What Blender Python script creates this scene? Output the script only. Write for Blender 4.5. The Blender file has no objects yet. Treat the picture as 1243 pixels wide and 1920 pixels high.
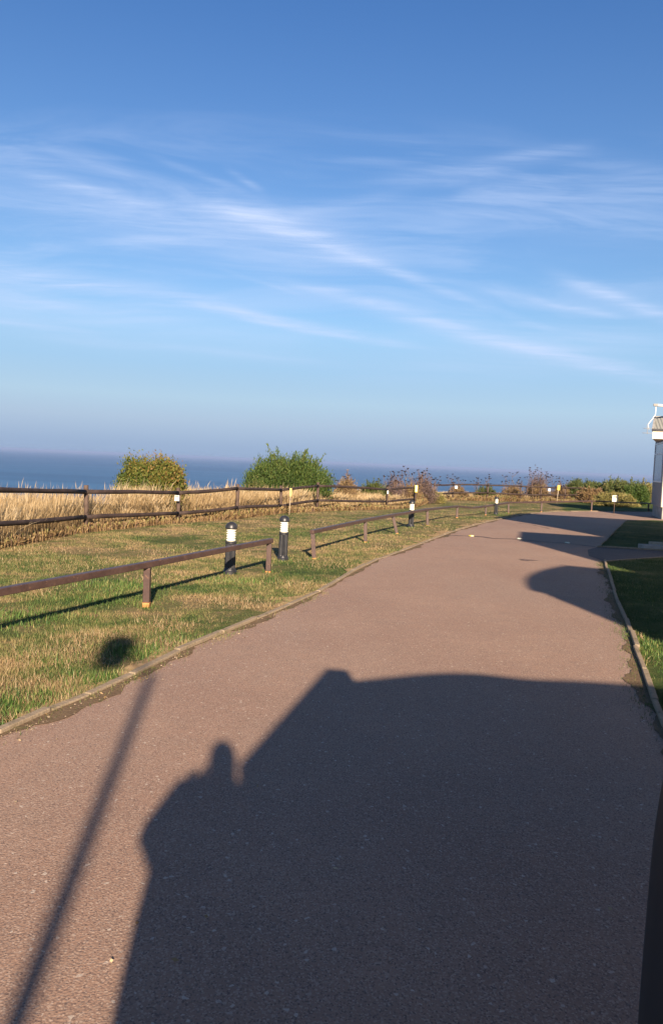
import bpy, bmesh, math, random
import numpy as np
from mathutils import Vector, Matrix, geometry
random.seed(7); rng = np.random.default_rng(11)
scene = bpy.context.scene
C = scene.collection
rad = math.radians

# ------------------------------------------------------------------ camera
F_PX, IW, IH = 1430.0, 1243.0, 1920.0          # photograph's focal length and size in its own pixels
CAM_Z = 1.44
HAZE_D = 0.00016
ROLL = rad(2.5)
PITCH = math.atan((960-867)*math.cos(ROLL)/F_PX)
_r0 = np.array([1, 0, 0.]); FWD = np.array([0, math.cos(PITCH), -math.sin(PITCH)]); _u0 = np.array([0, math.sin(PITCH), math.cos(PITCH)])
RGT = math.cos(ROLL)*_r0 + math.sin(ROLL)*_u0
UPV = math.cos(ROLL)*_u0 - math.sin(ROLL)*_r0
cd = bpy.data.cameras.new('camera'); cam = bpy.data.objects.new('camera', cd); C.objects.link(cam)
cam.matrix_world = Matrix(((RGT[0], UPV[0], -FWD[0], 0), (RGT[1], UPV[1], -FWD[1], 0), (RGT[2], UPV[2], -FWD[2], CAM_Z), (0, 0, 0, 1)))
cd.sensor_fit = 'VERTICAL'; cd.sensor_height = 24.0; cd.lens = 24.0*F_PX/IH
cd.clip_start = 0.05; cd.clip_end = 90000
scene.camera = cam

# ------------------------------------------------------------------ sun, exposure
SUN_EL, SUN_AZ = 22.5, 8.3                       # shadows run forward and 8.3 degrees to the left
LDIR = np.array([-math.sin(rad(SUN_AZ))*math.cos(rad(SUN_EL)), math.cos(rad(SUN_AZ))*math.cos(rad(SUN_EL)), -math.sin(rad(SUN_EL))])
sd = bpy.data.lights.new('sun', 'SUN'); sun = bpy.data.objects.new('sun', sd); C.objects.link(sun)
sd.energy = 5.0; sd.angle = rad(0.85); sd.color = (1.0, 0.80, 0.60)
sun.rotation_euler = Vector(LDIR).to_track_quat('-Z', 'Y').to_euler()
scene.view_settings.view_transform = 'Standard'; scene.view_settings.look = 'None'
scene.view_settings.gamma = 1.0; scene.view_settings.use_curve_mapping = False
scene.view_settings.exposure = 1.2

# ------------------------------------------------------------------ pixel -> place helpers
def ss(a, b, x):
    t = min(1.0, max(0.0, (x-a)/(b-a))); return t*t*(3-2*t)
def hz0(x, y):
    return -0.25*ss(17, 33, y)
CLIFF = [(-60, 26.0), (-12, 23.0), (-5, 22.5), (-2.5, 25.0), (0.5, 30.5), (4, 37.5), (8, 47), (16, 55), (30, 72), (80, 105), (400, 190)]
def cliff_y(x):
    for (a, ya), (b, yb) in zip(CLIFF, CLIFF[1:]):
        if x <= b: return ya + (yb-ya)*max(0, (x-a))/(b-a)
    return CLIFF[-1][1]
SEA_Z = -30.0
def hz(x, y):
    d = y - cliff_y(x)
    h = hz0(x, y)
    if d > 0: h -= 34.0*ss(0, 22, d) + 0.25*min(d, 4)
    return h
def ray(px, py): return FWD + (px-IW/2)/F_PX*RGT - (py-IH/2)/F_PX*UPV
CP = np.array([0, 0, CAM_Z])
def G(px, py):
    d = ray(px, py); t = 0.5; prev = t
    while t < 120:
        p = CP + d*t
        if p[2] < hz0(p[0], p[1]):
            a, b = prev, t
            for _ in range(25):
                m = (a+b)/2; q = CP + d*m
                if q[2] < hz0(q[0], q[1]): b = m
                else: a = m
            q = CP + d*b
            return Vector((q[0], q[1], hz0(q[0], q[1])))
        prev = t; t += 0.1
def at(px, py, Y):
    d = ray(px, py); q = CP + d*(Y/d[1]); return Vector(q)
def gx(px, Y, py=930): 
    p = at(px, py, Y); return Vector((p.x, p.y, hz0(p.x, p.y)))

# ------------------------------------------------------------------ node helpers
class NT:
    def __init__(s, tree): s.t = tree; s.n = tree.nodes; s.l = tree.links
    def add(s, ty, **kw):
        n = s.n.new(ty)
        for k, v in kw.items(): setattr(n, k, v)
        return n
    def put(s, sock, v):
        if hasattr(v, 'is_output'): s.l.new(v, sock)
        elif isinstance(v, (tuple, list)):
            v = tuple(v)
            if sock.type == 'RGBA' and len(v) == 3: v = v+(1,)
            sock.default_value = v
        else: sock.default_value = v
    def math(s, op, a, b=0.0, c=None, clamp=False):
        n = s.add('ShaderNodeMath', operation=op, use_clamp=clamp); s.put(n.inputs[0], a); s.put(n.inputs[1], b)
        if c is not None: s.put(n.inputs[2], c)
        return n.outputs[0]
    def mix(s, f, a, b, mode='MIX', clamp=True):
        n = s.add('ShaderNodeMix', data_type='RGBA', blend_type=mode, clamp_factor=clamp)
        s.put(n.inputs[0], f); s.put(n.inputs[6], a); s.put(n.inputs[7], b); return n.outputs[2]
    def noise(s, vec, scale, detail=3, rough=0.55, dist=0.0, out=0):
        n = s.add('ShaderNodeTexNoise'); s.put(n.inputs['Scale'], scale); s.put(n.inputs['Detail'], detail)
        s.put(n.inputs['Roughness'], rough); s.put(n.inputs['Distortion'], dist)
        if vec is not None: s.l.new(vec, n.inputs['Vector'])
        return n.outputs[out]
    def vor(s, vec, scale, feature='F1', out=0):
        n = s.add('ShaderNodeTexVoronoi', feature=feature); s.put(n.inputs['Scale'], scale)
        if vec is not None: s.l.new(vec, n.inputs['Vector'])
        return n.outputs[out]
    def mr(s, v, a, b, c=0.0, d=1.0, interp='SMOOTHSTEP'):
        n = s.add('ShaderNodeMapRange', interpolation_type=interp); s.put(n.inputs[0], v)
        n.inputs[1].default_value = a; n.inputs[2].default_value = b; n.inputs[3].default_value = c; n.inputs[4].default_value = d
        return n.outputs[0]
    def ramp(s, v, stops, interp='LINEAR'):
        n = s.add('ShaderNodeValToRGB'); cr = n.color_ramp; cr.interpolation = interp
        while len(cr.elements) < len(stops): cr.elements.new(0.5)
        for e, (p, col) in zip(cr.elements, stops): e.position = p; e.color = tuple(col)+(1,)
        s.put(n.inputs[0], v); return n.outputs[0]
    def pos(s): return s.add('ShaderNodeNewGeometry').outputs['Position']
    def obj(s): return s.add('ShaderNodeTexCoord').outputs['Object']
    def vmap(s, vec, scale=(1, 1, 1), rot=(0, 0, 0), loc=(0, 0, 0)):
        n = s.add('ShaderNodeMapping'); s.l.new(vec, n.inputs[0]); n.inputs[1].default_value = loc; n.inputs[2].default_value = rot; n.inputs[3].default_value = scale
        return n.outputs[0]
    def attr(s, name, out=2):
        n = s.add('ShaderNodeAttribute', attribute_name=name); return n.outputs[out]
def mat(name, rough=0.7, spec=0.3, metal=0.0):
    m = bpy.data.materials.new(name); m.use_nodes = True
    t = NT(m.node_tree); b = t.n['Principled BSDF']
    b.inputs['Roughness'].default_value = rough; b.inputs['Specular IOR Level'].default_value = spec; b.inputs['Metallic'].default_value = metal
    return m, t, b
def bump(t, b, h, strength=0.4, dist=0.01):
    n = t.add('ShaderNodeBump'); n.inputs['Strength'].default_value = strength; n.inputs['Distance'].default_value = dist
    t.l.new(h, n.inputs['Height']); t.l.new(n.outputs[0], b.inputs['Normal'])
def simple(name, col, rough=0.7, spec=0.3, metal=0.0, var=0.15, scale=8.0, bmp=0.0, dirt=None):
    m, t, b = mat(name, rough, spec, metal); o = t.obj()
    n = t.noise(o, scale, 4)
    a = tuple(c*(1-var) for c in col); c2 = tuple(min(1, c*(1+var)) for c in col)
    c = t.mix(t.mr(n, 0.3, 0.7), a, c2)
    if dirt: c = t.mix(t.mr(t.noise(o, scale*0.4, 5, 0.7), 0.5, 0.75, 0, 0.7), c, dirt)
    t.put(b.inputs['Base Color'], c)
    if bmp: bump(t, b, n, bmp, 0.01)
    return m

# ------------------------------------------------------------------ world (sky with high cirrus)
world = bpy.data.worlds.new('World'); scene.world = world; world.use_nodes = True
w = NT(world.node_tree); w.n.clear()
sky = w.add('ShaderNodeTexSky', sky_type='NISHITA'); sky.sun_disc = False
sky.sun_elevation = rad(SUN_EL); sky.sun_rotation = rad(180-SUN_AZ); sky.altitude = 30; sky.air_density = 1.0; sky.dust_density = 0.6; sky.ozone_density = 2.0
dirv = w.add('ShaderNodeTexCoord').outputs['Generated']
sx = w.add('ShaderNodeSeparateXYZ'); w.l.new(dirv, sx.inputs[0])
X, Yc, Z = sx.outputs
SKY_RAMP = [(0.0, (0.9, 0.9, 0.9)), (1.0, (1, 1, 1))]
elev = w.math('MAXIMUM', Z, 0.0)
tint = w.ramp(elev, [(0.0, (0.62, 0.54, 0.68)), (0.03, (0.66, 0.58, 0.72)), (0.09, (0.88, 0.86, 0.98)), (0.16, (0.86, 1.0, 1.13)), (0.30, (0.80, 1.03, 1.27)), (0.5, (0.58, 0.91, 1.31)), (0.7, (0.5, 0.7, 1.0)), (1.0, (0.5, 0.55, 0.7))])
skyc = w.mix(1.0, sky.outputs[0], tint, 'MULTIPLY')
hazeband = w.ramp(elev, [(0.0, (.268, .366, .530)), (.014, (.285, .385, .548)), (.033, (.335, .440, .590)), (.047, (.368, .480, .620)), (.075, (.385, .540, .680)), (.117, (.312, .508, .722)), (.2, (.29, .485, .73))])
hb = w.add('ShaderNodeVectorMath', operation='SCALE'); w.l.new(hazeband, hb.inputs[0]); hb.inputs['Scale'].default_value = 10.5
skyc = w.mix(w.mr(elev, 0.085, 0.21, 1.0, 0.0), skyc, hb.outputs[0])
yy = w.math('MAXIMUM', Yc, 0.02)
gu = w.math('DIVIDE', X, yy); gv = w.math('DIVIDE', Z, yy)
front = w.mr(Yc, 0.15, 0.45)
cmb = w.add('ShaderNodeCombineXYZ'); w.l.new(gu, cmb.inputs[0]); w.l.new(gv, cmb.inputs[1])
guv = cmb.outputs[0]
warp = w.noise(guv, 3.0, 3, 0.5, 0, 1)
wn = w.add('ShaderNodeVectorMath', operation='SUBTRACT'); w.l.new(warp, wn.inputs[0]); wn.inputs[1].default_value = (0.5, 0.5, 0.5)
ws = w.add('ShaderNodeVectorMath', operation='SCALE'); w.l.new(wn.outputs[0], ws.inputs[0]); ws.inputs['Scale'].default_value = 0.028
wa = w.add('ShaderNodeVectorMath', operation='ADD'); w.l.new(guv, wa.inputs[0]); w.l.new(ws.outputs[0], wa.inputs[1])
guvw = wa.outputs[0]
def guv_of(px, py):
    d = ray(px, py); return np.array([d[0]/d[1], d[2]/d[1]])
# streaks of cirrus: ends in the sky, width, strength, soft below (1) or symmetric (0)
STREAKS = [((400, 385), (640, 440), 40, .20), ((30, 380), (560, 470), 60, .14), ((300, 300), (480, 375), 10, .16), ((420, 590), (700, 640), 7, .30), ((-40, 540), (330, 600), 30, .22), ((1000, 560), (1150, 590), 7, .22), ((600, 480), (800, 520), 10, .20), ((900, 620), (1243, 640), 30, .16), ((420, 510), (560, 550), 6, .16), ((240, 410), (500, 430), 10, .12), ((940, 300), (1100, 270), 14, .12), ((1060, 300), (1260, 330), 30, .10), ((60, 335), (205, 370), 16, .30), ((205, 372), (300, 392), 15, .26), ((90, 285), (290, 350), 12, .12), ((380, 380), (720, 490), 26, .42), ((430, 325), (490, 365), 9, .22), ((620, 465), (900, 570), 13, .32),
           ((-60, 495), (420, 575), 26, .50), ((380, 572), (760, 645), 13, .46), ((560, 535), (860, 605), 16, .40), ((740, 590), (1230, 705), 20, .60), ((480, 520), (660, 545), 12, .18),
           ((1060, 522), (1270, 600), 17, .55), ((900, 545), (1160, 590), 13, .22), ((940, 585), (1040, 615), 9, .18), ((-40, 595), (200, 625), 12, .26), ((730, 345), (1060, 285), 24, .22),
           ((880, 360), (1040, 345), 16, .16), ((0, 470), (460, 455), 16, .14), ((560, 400), (760, 365), 18, .12), ((100, 630), (620, 680), 12, .18), ((700, 700), (1243, 640), 60, .12), ((-50, 560), (500, 640), 40, .16), ((-20, 280), (60, 295), 14, .12), ((850, 400), (1290, 420), 70, .14), ((100, 400), (620, 470), 70, .16)]
tot = None
for (a, b_, wd, st) in STREAKS:
    A = guv_of(*a); B = guv_of(*b_); D = B-A; L = np.linalg.norm(D); D /= L; N = np.array([-D[1], D[0]])
    d1 = w.add('ShaderNodeVectorMath', operation='DOT_PRODUCT'); w.l.new(guvw, d1.inputs[0]); d1.inputs[1].default_value = (D[0], D[1], 0)
    d2 = w.add('ShaderNodeVectorMath', operation='DOT_PRODUCT'); w.l.new(guvw, d2.inputs[0]); d2.inputs[1].default_value = (N[0], N[1], 0)
    mid = (A+B)/2
    t_ = w.math('MULTIPLY', w.math('SUBTRACT', d1.outputs[1], float(mid@D)), 1.0/(L*0.54))
    d_ = w.math('MULTIPLY', w.math('SUBTRACT', d2.outputs[1], float(mid@N)), F_PX/(wd*0.72))
    q = w.math('ADD', w.math('POWER', w.math('ABSOLUTE', t_), 4.0), w.math('MULTIPLY', d_, d_))
    e = w.math('MULTIPLY', w.math('EXPONENT', w.math('MULTIPLY', q, -1.0)), st*0.78)
    tot = e if tot is None else w.math('ADD', tot, e)
fib = w.noise(w.vmap(guvw, (2.2, 34.0, 1), (0, 0, rad(13))), 2.2, 8, 0.70, 0.5)
fib2 = w.noise(w.vmap(guvw, (1.2, 9.0, 1), (0, 0, rad(9))), 2.2, 5, 0.6, 0.8)
cl = w.math('MULTIPLY', tot, w.mr(fib, 0.32, 0.68, 0.25, 1.6, 'LINEAR'))
veilband = w.math('MULTIPLY', w.mr(gv, 0.10, 0.24), w.mr(gv, 0.36, 0.46, 1, 0))
veil = w.math('MULTIPLY', w.math('MULTIPLY', w.mr(fib2, 0.38, 0.75), veilband), 0.34)
cl = w.math('MULTIPLY', w.math('ADD', cl, veil), front, clamp=True)
cloudc = (5.6, 6.7, 9.2)
skyc = w.mix(cl, skyc, cloudc)
bg = w.add('ShaderNodeBackground'); w.l.new(skyc, bg.inputs[0]); bg.inputs[1].default_value = 0.05
wo = w.add('ShaderNodeOutputWorld'); w.l.new(bg.outputs[0], wo.inputs[0])

# ------------------------------------------------------------------ mesh helpers
def link_mesh(name, me, m=None, parent=None, smooth=False):
    o = bpy.data.objects.new(name, me); C.objects.link(o)
    if m: me.materials.append(m)
    if parent: o.parent = parent
    if smooth: me.shade_smooth()
    return o
class MB:
    def __init__(s): s.v = []; s.f = []; s.sm = []
    def quad(s, *p, sm=False):
        i = len(s.v); s.v += [tuple(q) for q in p]; s.f.append(tuple(range(i, i+len(p)))); s.sm.append(sm)
    def hexa(s, b, t):              # bottom 4, top 4 points (ccw from above)
        i = len(s.v); s.v += [tuple(q) for q in b]+[tuple(q) for q in t]
        s.f += [(i+3, i+2, i+1, i), (i+4, i+5, i+6, i+7)]+[(i+k, i+(k+1) % 4, i+4+(k+1) % 4, i+4+k) for k in range(4)]; s.sm += [False]*6
    def box(s, c, size, M=None):
        cx, cy, cz = c; a, b, d = [q/2 for q in size]
        P = [Vector((cx+x*a, cy+y*b, cz+z*d)) for z in (-1, 1) for x, y in ((-1, -1), (1, -1), (1, 1), (-1, 1))]
        if M is not None: P = [M @ p for p in P]
        s.hexa(P[:4], P[4:])
    def beam(s, p, q, wd, ht, up=Vector((0, 0, 1))):
        p = Vector(p); q = Vector(q); d = (q-p).normalized(); r = d.cross(up).normalized()*wd/2; u = r.cross(d).normalized()*ht/2
        s.hexa([p-r-u, p+r-u, q+r-u, q-r-u], [p-r+u, p+r+u, q+r+u, q-r+u])
    def tube(s, pts, radii, n=8, caps=True, jitter=0.0):
        pts = [Vector(p) for p in pts]
        if not isinstance(radii, (list, tuple)): radii = [radii]*len(pts)
        rings = []; ref = None
        for k, p in enumerate(pts):
            d = (pts[min(k+1, len(pts)-1)]-pts[max(k-1, 0)]).normalized()
            if ref is None: ref = Vector((0, 0, 1)) if abs(d.z) < 0.9 else Vector((1, 0, 0))
            a = d.cross(ref).normalized(); b = a.cross(d).normalized(); ref = b
            i = len(s.v)
            for j in range(n):
                an = 2*math.pi*j/n; rr = radii[k]*(1+random.uniform(-jitter, jitter))
                s.v.append(tuple(p+a*math.cos(an)*rr+b*math.sin(an)*rr))
            rings.append(i)
        for a, b in zip(rings, rings[1:]):
            for j in range(n): s.f.append((a+j, b+j, b+(j+1) % n, a+(j+1) % n)); s.sm.append(True)
        if caps:
            s.f.append(tuple(rings[0]+j for j in range(n))); s.f.append(tuple(rings[-1]+j for j in reversed(range(n)))); s.sm += [False, False]
    def lathe(s, c, prof, n=24, flute=None):
        c = Vector(c); i0 = len(s.v)
        for k, (r, z) in enumerate(prof):
            for j in range(n):
                an = 2*math.pi*j/n; rr = r
                if flute and flute(k): rr = r*(1-0.09*(j % 2))
                s.v.append((c.x+rr*math.cos(an), c.y+rr*math.sin(an), c.z+z))
        for k in range(len(prof)-1):
            for j in range(n):
                s.f.append((i0+k*n+j, i0+k*n+(j+1) % n, i0+(k+1)*n+(j+1) % n, i0+(k+1)*n+j)); s.sm.append(not flute)
        s.f.append(tuple(i0+j for j in reversed(range(n)))); s.f.append(tuple(i0+(len(prof)-1)*n+j for j in range(n))); s.sm += [False, False]
    def build(s, name, m, parent=None, loc=None, bevel=0):
        me = bpy.data.meshes.new(name)
        vs = s.v if loc is None else [(a-loc[0], b-loc[1], c-loc[2]) for a, b, c in s.v]
        me.from_pydata(vs, [], s.f); me.polygons.foreach_set('use_smooth', s.sm); me.update()
        o = link_mesh(name, me, m, parent)
        if parent is None and loc is not None: o.location = loc
        if bevel:
            md = o.modifiers.new('bevel', 'BEVEL'); md.width = bevel; md.segments = 2; md.limit_method = 'ANGLE'
        return o
def np_mesh(name, V, faces, m, parent=None, attrs=None):
    """V (n,3); faces: list of int arrays (k,3) or (k,4)"""
    me = bpy.data.meshes.new(name)
    me.vertices.add(len(V)); me.vertices.foreach_set('co', np.ascontiguousarray(V, dtype=np.float32).ravel())
    idx = np.concatenate([f.ravel() for f in faces]); tot = np.concatenate([np.full(len(f), f.shape[1]) for f in faces])
    st = np.concatenate([[0], np.cumsum(tot)[:-1]])
    me.loops.add(len(idx)); me.loops.foreach_set('vertex_index', idx.astype(np.int32))
    me.polygons.add(len(tot)); me.polygons.foreach_set('loop_start', st.astype(np.int32)); me.polygons.foreach_set('loop_total', tot.astype(np.int32))
    for k, a in (attrs or {}).items():
        at_ = me.attributes.new(k, 'FLOAT', 'POINT'); at_.data.foreach_set('value', np.ascontiguousarray(a, dtype=np.float32))
    me.update(calc_edges=True); me.validate()
    return link_mesh(name, me, m, parent)
def tag(o, label=None, cat=None, group=None, kind=None):
    for k, v in (('label', label), ('category', cat), ('group', group), ('kind', kind)):
        if v: o[k] = v
    return o
def thing(name, loc, label, cat, group=None, rz=0):
    o = bpy.data.objects.new(name, None); C.objects.link(o); o.location = loc; o.rotation_euler = (0, 0, rz); o.empty_display_size = 0.2
    return tag(o, label, cat, group)
def local(o, mb):                   # world coordinates -> thing's own (unrotated things)
    l = o.location; mb.v = [(a-l.x, b-l.y, c-l.z) for a, b, c in mb.v]; return mb
def copy_tree(o, parent=None):
    c = o.copy(); C.objects.link(c); c.parent = parent
    for ch in list(o.children): copy_tree(ch, c)
    return c

# ------------------------------------------------------------------ materials
def grass_color(t, p, rnd=None, lush=0.0):
    flat = t.vmap(p, (1, 1, 0.0))
    n1 = t.noise(flat, 0.55, 5, 0.6, 0.4); n2 = t.noise(flat, 2.6, 4, 0.65, 0.5); n3 = t.noise(flat, 11.0, 3, 0.6)
    mx = t.math('ADD', t.math('ADD', t.math('MULTIPLY', n1, 0.45), t.math('MULTIPLY', n2, 0.40)), t.math('MULTIPLY', n3, 0.15))
    mx = t.math('ADD', t.math('MULTIPLY', t.math('SUBTRACT', mx, 0.5), 1.35), 0.5)
    if rnd is not None: mx = t.math('ADD', mx, t.math('MULTIPLY', t.math('SUBTRACT', rnd, 0.5), 0.16))
    sp = t.add('ShaderNodeSeparateXYZ'); t.l.new(p, sp.inputs[0])
    # ground is greener on the right of the road, drier far left
    right = t.mr(t.math('SUBTRACT', sp.outputs[0], t.math('MULTIPLY', sp.outputs[1], 0.29)), 0.1, 0.9, lush, 0.17)
    near = t.mr(sp.outputs[1], 5.0, 14.0, 0.02, -0.035)
    mx = t.math('SUBTRACT', t.math('SUBTRACT', mx, right), near)
    return t.ramp(mx, [(0.34, (0.036, 0.074, 0.017)), (0.43, (0.075, 0.108, 0.030)), (0.50, (0.135, 0.140, 0.050)), (0.56, (0.205, 0.170, 0.076)), (0.66, (0.31, 0.22, 0.118)), (0.8, (0.24, 0.16, 0.095))])
m_ground, t, b = mat('turf_soil', 0.95, 0.1)
p = t.pos(); c = grass_color(t, p)
fine = t.noise(p, 45, 4, 0.7)
c = t.mix(t.mr(fine, 0.35, 0.65, 0.75, 0.0), c, t.mix(0.5, c, (0.10, 0.075, 0.04)))
t.put(b.inputs['Base Color'], c); bump(t, b, t.noise(p, 30, 5, 0.7), 0.9, 0.03)

m_grass, t, b = mat('grass_blades', 0.6, 0.25)
p = t.pos(); r = t.attr('rnd')
c = grass_color(t, p, r)
c = t.mix(t.mr(r, 0.0, 1.0, 0.0, 0.35, 'LINEAR'), c, t.mix(1.0, c, (1.5, 1.45, 1.2), 'MULTIPLY'))
t.put(b.inputs['Base Color'], c)

m_asph, t, b = mat('red_asphalt', 0.85, 0.25)
p = t.pos()
big = t.noise(p, 0.7, 4, 0.6); med = t.noise(p, 6, 4, 0.6)
c = t.mix(t.mr(big, 0.3, 0.7), (0.275, 0.174, 0.127), (0.325, 0.212, 0.153))
c = t.mix(t.mr(med, 0.35, 0.7, 0, 0.35), c, (0.235, 0.165, 0.127))
wear = t.noise(t.vmap(p, (0.9, 0.25, 1), (0, 0, rad(-16))), 0.9, 4, 0.6)
c = t.mix(t.mr(wear, 0.42, 0.68, 0, 0.45), c, (0.30, 0.215, 0.165))
c = t.mix(t.mr(t.noise(p, 1.7, 5, 0.65, 0.6), 0.58, 0.70, 0, 0.35), c, (0.20, 0.14, 0.11))
vc = t.vor(p, 190, out=1); vs = t.add('ShaderNodeSeparateXYZ'); t.l.new(vc, vs.inputs[0])
vc2 = t.vor(p, 70, out=1); vs2 = t.add('ShaderNodeSeparateXYZ'); t.l.new(vc2, vs2.inputs[0])
c = t.mix(t.mr(vs.outputs[0], 0.62, 1.0, 0, 0.65), c, (0.44, 0.34, 0.27))
c = t.mix(t.mr(vs.outputs[1], 0.70, 1.0, 0, 0.6), c, (0.08, 0.06, 0.058))
c = t.mix(t.mr(vs2.outputs[2], 0.985, 0.995, 0, 0.6), c, (0.55, 0.48, 0.40))
t.put(b.inputs['Base Color'], c)
hgt = t.math('ADD', t.math('MULTIPLY', t.vor(p, 120), -1.0), t.math('MULTIPLY', t.noise(p, 260, 2), 0.4))
bump(t, b, hgt, 0.45, 0.0035)

m_drive, t, b = mat('dark_asphalt', 0.85, 0.25)
p = t.pos(); c = t.mix(t.noise(p, 3, 5), (0.055, 0.052, 0.056), (0.095, 0.09, 0.09)); c = t.mix(t.mr(t.noise(p, 120, 2), 0.55, 0.8), c, (0.2, 0.19, 0.18))
t.put(b.inputs['Base Color'], c); bump(t, b, t.noise(p, 150, 3), 0.6, 0.006)

m_kerb, t, b = mat('kerb_concrete', 0.9, 0.2)
p = t.pos(); c = t.mix(t.noise(p, 5, 5, 0.7), (0.20, 0.155, 0.105), (0.34, 0.27, 0.19))
c = t.mix(t.mr(t.noise(p, 14, 4, 0.7), 0.52, 0.7, 0, 0.8), c, (0.13, 0.11, 0.06)); c = t.mix(t.mr(t.noise(p, 90, 2), 0.6, 0.8), c, (0.38, 0.34, 0.28))
t.put(b.inputs['Base Color'], c); bump(t, b, t.noise(p, 40, 5), 0.6, 0.01)

m_soil, t, b = mat('gutter_soil', 0.95, 0.1)
p = t.pos(); c = t.mix(t.noise(p, 7, 5, 0.7), (0.10, 0.065, 0.042), (0.21, 0.15, 0.09)); c = t.mix(t.mr(t.noise(p, 9, 4), 0.55, 0.7), c, (0.07, 0.085, 0.025))
c = t.mix(t.mr(t.noise(p, 60, 3), 0.62, 0.75), c, (0.33, 0.25, 0.16))
t.put(b.inputs['Base Color'], c); bump(t, b, t.noise(p, 50, 4), 0.8, 0.01)

m_sea, t, b = mat('sea_water', 0.45, 0.25)
p = t.pos(); c = t.mix(t.mr(t.noise(t.vmap(p, (0.0012, 0.008, 1)), 1.0, 6, 0.65), 0.35, 0.65), (0.013, 0.070, 0.165), (0.030, 0.112, 0.235))
t.put(b.inputs['Base Color'], c); bump(t, b, t.noise(t.vmap(p, (0.05, 0.12, 1)), 1.0, 4), 0.5, 1.0)

def wood_mat(name, c1, c2, scale=6):
    m, t, b = mat(name, 0.75, 0.3); o = t.obj()
    n = t.noise(t.vmap(o, (1, 1, 1)), scale, 5, 0.65); c = t.mix(t.mr(n, 0.3, 0.7), c1, c2)
    c = t.mix(t.mr(t.noise(o, 30, 3), 0.6, 0.8, 0, 0.5), c, tuple(q*1.8 for q in c2))
    t.put(b.inputs['Base Color'], c); bump(t, b, n, 0.5, 0.01); return m
m_rail = wood_mat('creosoted_pole', (0.030, 0.020, 0.017), (0.062, 0.042, 0.036))
m_post = wood_mat('weathered_post', (0.055, 0.036, 0.028), (0.11, 0.075, 0.058))
m_stake = wood_mat('bleached_stake', (0.30, 0.24, 0.17), (0.45, 0.38, 0.28))
m_knee, t, b = mat('brown_painted_metal', 0.45, 0.45)
o_ = t.pos(); n = t.noise(o_, 9, 5, 0.7)
c = t.mix(t.mr(n, 0.3, 0.7), (0.055, 0.032, 0.028), (0.088, 0.052, 0.043)); c = t.mix(t.mr(t.noise(o_, 26, 4, 0.7), 0.62, 0.72), c, (0.22, 0.12, 0.07))
t.put(b.inputs['Base Color'], c); bump(t, b, n, 0.15, 0.005)
m_rust = simple('orange_rust', (0.52, 0.24, 0.09), 0.9, 0.1, var=0.3, scale=30)
m_black = simple('black_cast_metal', (0.022, 0.023, 0.027), 0.42, 0.5, var=0.25, scale=12, dirt=(0.05, 0.045, 0.04))
m_lens = simple('white_louvre', (0.78, 0.76, 0.64), 0.35, 0.5, var=0.04)
m_white = simple('white_plastic', (0.78, 0.77, 0.74), 0.5, 0.4, var=0.04)
m_ink = simple('dark_print', (0.08, 0.06, 0.06), 0.6, 0.2)
m_redink = simple('red_print', (0.45, 0.10, 0.08), 0.6, 0.2)
m_yel = simple('yellow_plastic', (0.75, 0.62, 0.08), 0.5, 0.4, var=0.1)
m_paley = simple('pale_yellow_tape', (0.62, 0.52, 0.16), 0.6, 0.3, var=0.15, scale=40)
m_studw = simple('pale_stud', (0.50, 0.50, 0.36), 0.7, 0.3, var=0.2, scale=40)
m_cream, t, b = mat('cream_cladding', 0.55, 0.35)
o_ = t.obj(); sp = t.add('ShaderNodeSeparateXYZ'); t.l.new(o_, sp.inputs[0])
c = t.mix(t.noise(o_, 3, 4), (0.66, 0.58, 0.45), (0.74, 0.65, 0.52)); t.put(b.inputs['Base Color'], c)
saw = t.math('FRACT', t.math('MULTIPLY', sp.outputs[2], 7.0)); bump(t, b, saw, 0.6, 0.02)
m_shadeclad, t, b = mat('shade_tinted_cladding', 0.6, 0.3)  # shade on the caravan's end wall is put into this darker grey-blue
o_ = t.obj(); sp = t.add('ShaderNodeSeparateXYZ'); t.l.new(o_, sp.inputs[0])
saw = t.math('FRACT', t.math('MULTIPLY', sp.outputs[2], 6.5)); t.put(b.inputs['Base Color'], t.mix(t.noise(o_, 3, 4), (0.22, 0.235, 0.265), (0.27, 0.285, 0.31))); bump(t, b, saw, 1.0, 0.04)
m_skirt = simple('grey_skirting', (0.30, 0.29, 0.27), 0.8, 0.2, var=0.2, scale=4)
m_dark = simple('dark_void', (0.02, 0.022, 0.03), 0.8, 0.2)
m_frame = simple('white_window_frame', (0.70, 0.70, 0.70), 0.4, 0.4, var=0.05)
m_gutter = simple('black_gutter', (0.03, 0.03, 0.035), 0.5, 0.4)
m_rooft, t, b = mat('grey_green_roof_tile', 0.7, 0.3)
o_ = t.obj(); c = t.mix(t.noise(o_, 6, 4), (0.20, 0.21, 0.19), (0.30, 0.30, 0.27)); t.put(b.inputs['Base Color'], c)
wv = t.add('ShaderNodeTexWave', wave_type='BANDS', bands_direction='X'); t.l.new(o_, wv.inputs[0]); wv.inputs['Scale'].default_value = 2.6; bump(t, b, wv.outputs[1], 0.8, 0.03)
m_pane, t, b = mat('window_glass', 0.15, 0.25); t.put(b.inputs['Base Color'], t.mix(t.noise(t.obj(), 2.5, 2), (0.05, 0.06, 0.08), (0.16, 0.18, 0.21)))
m_alu = simple('bare_aluminium', (0.62, 0.62, 0.63), 0.4, 0.5, 0.6, var=0.05)
m_concrete = simple('pale_concrete', (0.34, 0.30, 0.26), 0.9, 0.2, var=0.2, scale=5, bmp=0.4)

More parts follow.
